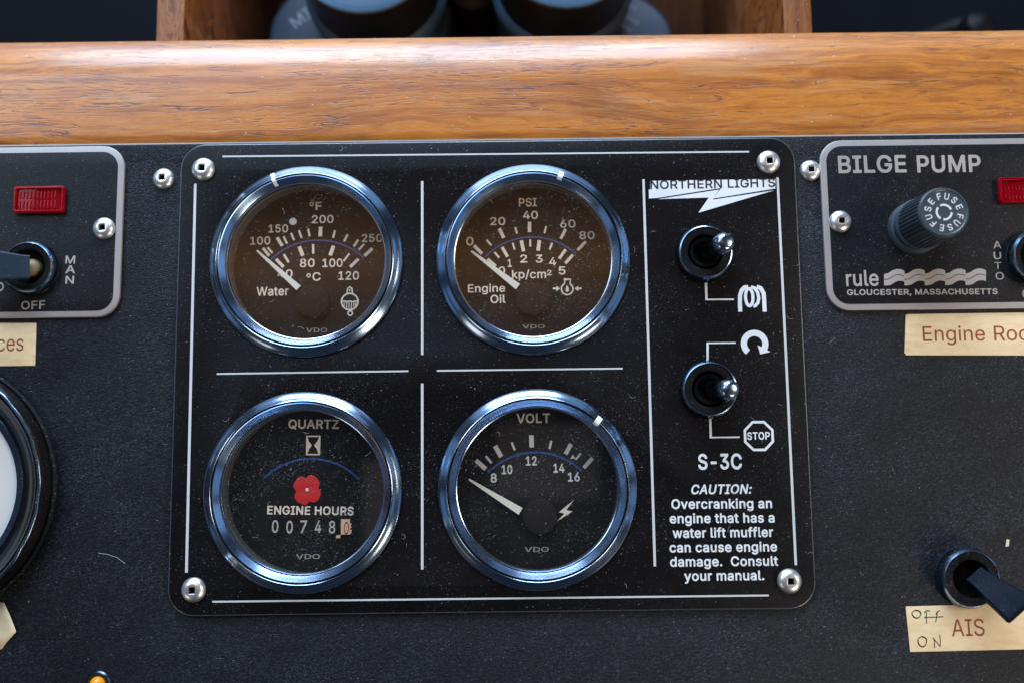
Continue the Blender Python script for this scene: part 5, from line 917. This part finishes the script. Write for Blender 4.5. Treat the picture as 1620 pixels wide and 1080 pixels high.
# right
rx0 = P(1301, 320, 0).x; ry0, ry1 = P(1420, 490, 0).y, P(1420, 221, 0).y
rp = pump_plate('pump_switch_plate', 'right grey bordered plate lettered BILGE PUMP', rx0, ry0, rx0+112, ry1, (rx0+56, (ry0+ry1)/2, CZ))
indicator(rp, 1583, 280, 1665, 321)
screw(1329, 351, 0.0, rp, -2, 0.95)
pr = Print(-0.01)
s6 = Z(1320, 230, 5.786)
ztext(pr, s6, 'BILGE', 38, 252, 662, 244, 148, bold=18); ztext(pr, s6, 'PUMP', 760, 246, 1345, 240, 146, bold=18)
s7 = Z(1330, 400, 5.586)
pr.done('printed_text', M['grey'], rp); pr = Print(-0.01)
ztext(pr, s7, 'rule', 50, 294, 338, 290, 134, bold=10); ztext(pr, s7, 'GLOUCESTER, MASSACHUSETTS', 57, 374, 1388, 365, 47, bold=20)
for i in range(5):
    x = 383+i*180; y = -i*1.2
    up_ = [(x, 190+y), (x+35, 182+y), (x+75, 156+y), (x+110, 145+y), (x+140, 145+y), (x+165, 153+y), (x+180.5, 163+y)]
    lo_ = [(x+180.5, 258+y), (x+160, 250+y), (x+130, 248+y), (x+100, 258+y), (x+60, 284+y), (x+30, 290+y), (x, 291+y)]
    pr.poly([s7(*p) for p in up_+lo_])
pr.done('wave_logo', M['grey'], rp); pr = Print(-0.01)
s6b = Z(1300, 220, 3.856)
for s, y, x0, x1, h_ in (('A', 668, 1048, 1096, 44), ('U', 733, 1050, 1096, 42), ('T', 792, 1056, 1096, 40), ('O', 858, 1062, 1112, 44)): ztext(pr, s6b, s, x0, y, x1, y, h_, bold=4)
c_ = P(1624, 465); pr.stroke([(c_.x+1.1*math.cos(t_), c_.y+1.35*math.sin(t_)) for t_ in [2*PI*i/20 for i in range(20)]], 0.55, closed=True)
pr.done('printed_text', M['grey'], rp)
pr = Print(0.04)
for i in range(5):
    x = 383+i*180; y = -i*1.2
    pr.stroke([s7(x, 238+y), s7(x+30, 236+y), s7(x+60, 222+y), s7(x+90, 202+y), s7(x+120, 194+y), s7(x+150, 197+y), s7(x+175, 206+y)], 4/5.586/5*1.3)
pr.done('wave_line', M['ink'], rp)
c = P(1634, 408, 0)
paddle_toggle('paddle toggle cut off by the right edge beside the word AUTO', c, 0, 8.7, 3.9, P(1640, 408, 5), P(1740, 404, 15), 7.6, 11.0, 3.2, 3.4)

# fuse holder
base = P(1446, 361.5, 0)
fh = thing('fuse_holder', 'ribbed round fuse holder cap lettered FUSE on the BILGE PUMP plate', 'fuse holder', (base.x, base.y, 0))
H = 21.0; top = P(1494, 335.7, H); ax_ = top-base
flu = lambda r, z, a, k: r-(0.42 if (int(a/(2*PI)*40*2+0.5) % 2) else 0) if k in (1, 2) else r
link('base_ring', lathe([(8.6, 0), (8.6, 1.6), (8.2, 2.2), (7.6, 2.4), (7.5, 4.4), (8.3, 4.8), (8.4, 6.0), (8.1, 6.5), (7, 6.6)], base, 96), M['knob'], fh)
cap = lathe([(7.2, 6.4), (8.0, 7.0), (7.75, H-1.3), (7.72, H-0.9), (7.6, H-0.4), (7.25, H), (6.9, H), (6.6, H-0.2), (0, H-0.2)], (0, 0), 160, rad=flu)
sh = Matrix.Identity(4); sh[0][2] = ax_.x/H; sh[1][2] = ax_.y/H; cap.transform(Matrix.Translation((base.x, base.y, 0)) @ sh)
link('cap', cap, M['knob'], fh, angle=25)
pr = Print(H-0.19)
for g_ in range(3):
    for ch, off, wd in (('F', 0, 1.25), ('U', -27, 1.4), ('S', -56, 1.4), ('E', -86, 1.25)):
        t_ = math.radians(104-120*g_+off); d = Vector((math.cos(t_), math.sin(t_))); tn = Vector((d.y, -d.x)); c_ = Vector((top.x, top.y))+d*3.95
        pr.text(ch, c_-tn*wd/2, c_+tn*wd/2, 1.95, bold=14)
    pr.stroke(arc((top.x, top.y), 2.25, 118-120*g_, 20-120*g_, 14), 0.62)
pr.done('fuse_lettering', M['greyw'], fh)

# ------------------------------------------------------------------ AIS switch, label tapes, round meter, lamp
c = P(1525.5, 911.5, CZ)
paddle_toggle('paddle toggle above the AIS tape, thrown toward lower right', c, CZ, 9.3, 5.2, P(1543, 912, 3.0), P(1616, 966, 16), 6.4, 10.0, 4.6, 3.2)
def tape(label, pts, mat, z=CZ):
    c_ = sum((P(*p, z) for p in pts), Vector())/len(pts)
    t = thing('label_tape', label, 'label tape', (c_.x, c_.y, z), 'cream lettered label tapes')
    link('tape', fill_mesh([[tuple(P(*p, z+0.18)[:2]) for p in pts][::-1]], z+0.02, z+0.18, 0.03), mat, t); return t
TZ = CZ+0.16
t = tape('cream tape lettered Engine Room under the right pump plate', [(1433, 498), (1431, 558), (1434, 561.5), (1680, 562), (1680, 493.5), (1438, 497)], M['tape'])
pr = Print(TZ); e = Z(1250, 200, 2.7, TZ); ztext(pr, e, 'Engine', 568, 916, 834, 914, 62, bold=-4); ztext(pr, e, 'Room', 873, 914, 1098, 912, 62, bold=-4); pr.done('tape_lettering', M['tapeink'], t)
t = tape('cream tape lettered AIS with OFF and ON written by pen', [(1433, 958.5), (1440, 1030.5), (1680, 1025), (1680, 952)], M['tape'])
pr = Print(TZ); e = Z(1420, 840, 4.5, TZ); ztext(pr, e, 'AIS', 388, 746, 622, 741, 120, bold=-4); pr.done('tape_lettering', M['tapeink'], t)
pr = Print(TZ+0.01); kz = 1/4.5/5.0
for (x, y, rx, ry) in ((132, 590, 30, 26), (174, 786, 30, 34)):
    for dd in (0, 1):
        cc = e(x+dd*3, y-dd*4); pr.stroke([(cc.x+rx*kz*math.cos(t_)*(1+0.08*math.sin(3*t_)), cc.y+ry*kz*math.sin(t_)) for t_ in [2*PI*i/20 for i in range(20)]], 5*kz, closed=True)
for L in ([(205, 572), (203, 610), (207, 655)], [(188, 578), (205, 562), (232, 566)], [(190, 612), (250, 610), (325, 606)], [(300, 562), (284, 570), (272, 590)], [(282, 572), (278, 610), (270, 645)],
          [(258, 758), (262, 790), (263, 828)], [(250, 756), (276, 785), (302, 818)], [(300, 735), (303, 780), (302, 820)]):
    pr.stroke([e(*p) for p in L], 6*kz)
pr.done('pen_writing', M['ink'], t)
t = tape('cream tape under the left pump plate ending in the letters ces', [(-40, 511), (57.5, 511), (55.5, 578), (-40, 579)], M['tape'])
pr = Print(TZ); e = Z(0, 210, 2.77, TZ); ztext(pr, e, 'ces', -14, 957, 102, 955, 70, bold=-3); pr.done('tape_lettering', M['tapeink'], t)
# curled tape, lower left
c_ = P(0, 990, CZ)
t = thing('label_tape', 'pale tape with clipped curling end at the lower left edge', 'label tape', (c_.x, c_.y, CZ), 'cream lettered label tapes')
bm = bmesh.new()
R_ = [[(-60, 952, .15), (-60, 1027, .15)], [(-8, 952, .15), (-12, 1026, .15)], [(2, 952, .2), (-2, 1026, .16)], [(7, 953, .5), (3, 1026, .18)], [(16, 973, 1.1), (10, 1016, .3)], [(25, 996, 1.5), (25.5, 999, 1.5)]]
rows_ = [[bm.verts.new(P(*(Vector(A[:2]).lerp(Vector(B[:2]), f)), CZ+A[2]+(B[2]-A[2])*f)) for f in (0, .33, .66, 1)] for A, B in R_]
for A, B in zip(rows_, rows_[1:]):
    for i in range(3): bm.faces.new((A[i], A[i+1], B[i+1], B[i]))
o = link('tape', bm_mesh(bm), M['taped'], t)
so = o.modifiers.new('thick', 'SOLIDIFY'); so.thickness = 0.00012; so.offset = -1
pr = Print(CZ+0.17); e = Z(0, 930, 7.2, CZ+0.17); pr.text('g', P(-5, 999, CZ+.17), P(7, 998, CZ+.17), 4.4, bold=4); pr.done('tape_lettering', M['tapeink'], t)

cx_ = P(62, 772, CZ+7.3).x-38.3
c = Vector((cx_, P(-127, 773, CZ+4).y, CZ)); rf = P(27, 772, CZ+1.7).x-cx_; rr_ = P(37, 772, CZ+2.7).x-cx_; ro = P(91, 772, CZ).x-cx_
mt = thing('round_meter', 'large white faced meter in a black rim cut off at the left', 'meter', (c.x, c.y, CZ))
link('rubber_flange', lathe([(ro, CZ), (ro-0.1, CZ+0.6), (ro-1.0, CZ+1.5), (41.2, CZ+2.6), (40.4, CZ+2.8), (39.6, CZ+2.0)], c, 180), M['rubber'], mt)
link('rim', lathe([(39.9, CZ), (39.8, CZ+5.5), (39.2, CZ+7.0), (38.2, CZ+7.4), (37.0, CZ+7.2), (36.2, CZ+6.4), (34.8, CZ+4.4), (rr_+0.6, CZ+2.7), (rr_, CZ+2.6), (rr_-0.2, CZ+2.0)], c, 180), M['gloss'], mt)
wob = lambda r, z, a, k: r+0.10*math.sin(17*a)+0.08*math.sin(31*a+1)
link('bead', lathe([(38.3+0.5*math.cos(q_), CZ+7.3+0.5*math.sin(q_)) for q_ in [2*PI*i/12 for i in range(13)]], c, 240, rad=wob), M['bead'], mt)  # bright bead added to stand for the highlight along the black ridge
link('face_ring', lathe([(rr_+0.1, CZ+2.5), (rr_-0.3, CZ+2.9), (rf+0.3, CZ+2.6), (rf, CZ+1.6)], c, 160), M['bead'], mt)
link('dial', lathe([(0, CZ+1.7), (rf+0.4, CZ+1.7), (rf+0.4, CZ+0.5)], c, 128), M['face'], mt)

c = P(157, 1080, CZ)
am = thing('indicator_lamp', 'small amber lamp with dark rim at the bottom left edge', 'indicator lamp', (c.x, c.y, CZ))
link('rim', lathe([(3.9, CZ), (3.9, CZ+1.0), (3.5, CZ+1.5), (2.9, CZ+1.6), (2.4, CZ+1.0), (2.3, CZ+0.2)], c, 40), M['nut'], am)
link('lens', lathe([(2.4, CZ+0.4), (2.35, CZ+1.5), (1.9, CZ+2.7), (1.1, CZ+3.4), (0, CZ+3.6)], c, 32), M['amber'], am)

# ------------------------------------------------------------------ lint and dust lying on the boards
bm = bmesh.new()
def fleck(x, y, z, ln, wd, ang):
    d = Vector((math.cos(ang), math.sin(ang), 0))*ln/2; n = Vector((-d.y, d.x, 0)).normalized()*wd/2; c0 = Vector((x, y, z))
    vs = [bm.verts.new(c0-d), bm.verts.new(c0-n+d*0.2), bm.verts.new(c0+d), bm.verts.new(c0+n-d*0.1+Vector((0, 0, 0.03)))]; bm.faces.new(vs)
def zat(x, y):
    for g in GC:
        r = math.hypot(x-g.x, y-g.y)
        if r < 24.6: return 0.17
        if r < 31.5: return None
    if PX0 < x < PX1 and PY0 < y < PY1: return 0.06
    if y > CONS_TOP-1: return None
    if (x < lx1 and y > ly0) or (x > rx0 and y > ry0): return 0.04
    return CZ+0.06
for i in range(2400):
    x, y = rnd.uniform(-165, 165), rnd.uniform(-78, 102); z = zat(x, y)
    if z is None: continue
    if math.sin(x*0.09+1.3*math.sin(y*0.07))*math.sin(y*0.11+x*0.03)+rnd.uniform(-0.5, 0.9) < 0.1: continue
    s = rnd.random()**4
    fleck(x, y, z, 0.10+0.55*s, 0.06+0.14*s, math.radians(rnd.gauss(27, 22)))
for i in range(900):                                                  # dust caught round the bezels, nuts and the fuse cap
    cx_, cy_, r_ = [(g.x, g.y, 31.3) for g in GC][i % 4] if i % 3 else rnd.choice([(61.9, 63.3, 9.4), (63.5, 20.3, 9.4), (base.x, base.y, 8.9), (142.8, -40.0, 9.6)])
    a_ = rnd.uniform(0, 2*PI); q_ = r_+0.2+rnd.expovariate(0.75); x, y = cx_+q_*math.cos(a_), cy_+q_*math.sin(a_)
    z = zat(x, y)
    if z is None: continue
    fleck(x, y, z, 0.10+0.4*rnd.random()**3, 0.08+0.1*rnd.random()**3, math.radians(rnd.gauss(27, 30)))
def fibre(pts, wd):
    for (a_, b_) in zip(pts, pts[1:]):
        d = (b_-a_); n = Vector((-d.y, d.x, 0)).normalized()*wd/2
        bm.faces.new([bm.verts.new(a_-n), bm.verts.new(b_-n), bm.verts.new(b_+n), bm.verts.new(a_+n)])
for i in range(46):
    x, y = rnd.uniform(-110, 110), rnd.uniform(-45, 100); z = zat(x, y)
    if z is None: continue
    a0 = rnd.uniform(0, 2*PI); pts = [Vector((x, y, z+0.02))]
    cv = rnd.uniform(-0.7, 0.7)
    for k in range(rnd.randint(3, 6)):
        a0 += cv; pts.append(pts[-1]+Vector((math.cos(a0), math.sin(a0), 0))*rnd.uniform(0.25, 0.55))
    if all(zat(p.x, p.y) is not None for p in pts): fibre(pts, 0.06)
fibre([P(155, 874, CZ+.1), P(170, 876, CZ+.15), P(185, 881, CZ+.15), P(197, 890, CZ+.1)], 0.14)
me = bpy.data.meshes.new('lint'); bm.to_mesh(me); bm.free()
tag(link('dust_and_lint', me, M['lint']), 'pale dust specks and lint lying on the boards and glasses', kind='stuff')
c_ = P(1593, 857, CZ+0.1)
ch = link('paint_chip', fill_mesh([[tuple(P(*p, CZ+.2)[:2]) for p in ((1591, 864), (1596, 863), (1597, 853), (1593, 852))]], CZ+0.02, CZ+0.22), M['taped'], at=(c_.x, c_.y, CZ))
tag(ch, 'tiny cream paint chip on the black board above the AIS switch', 'paint chip')
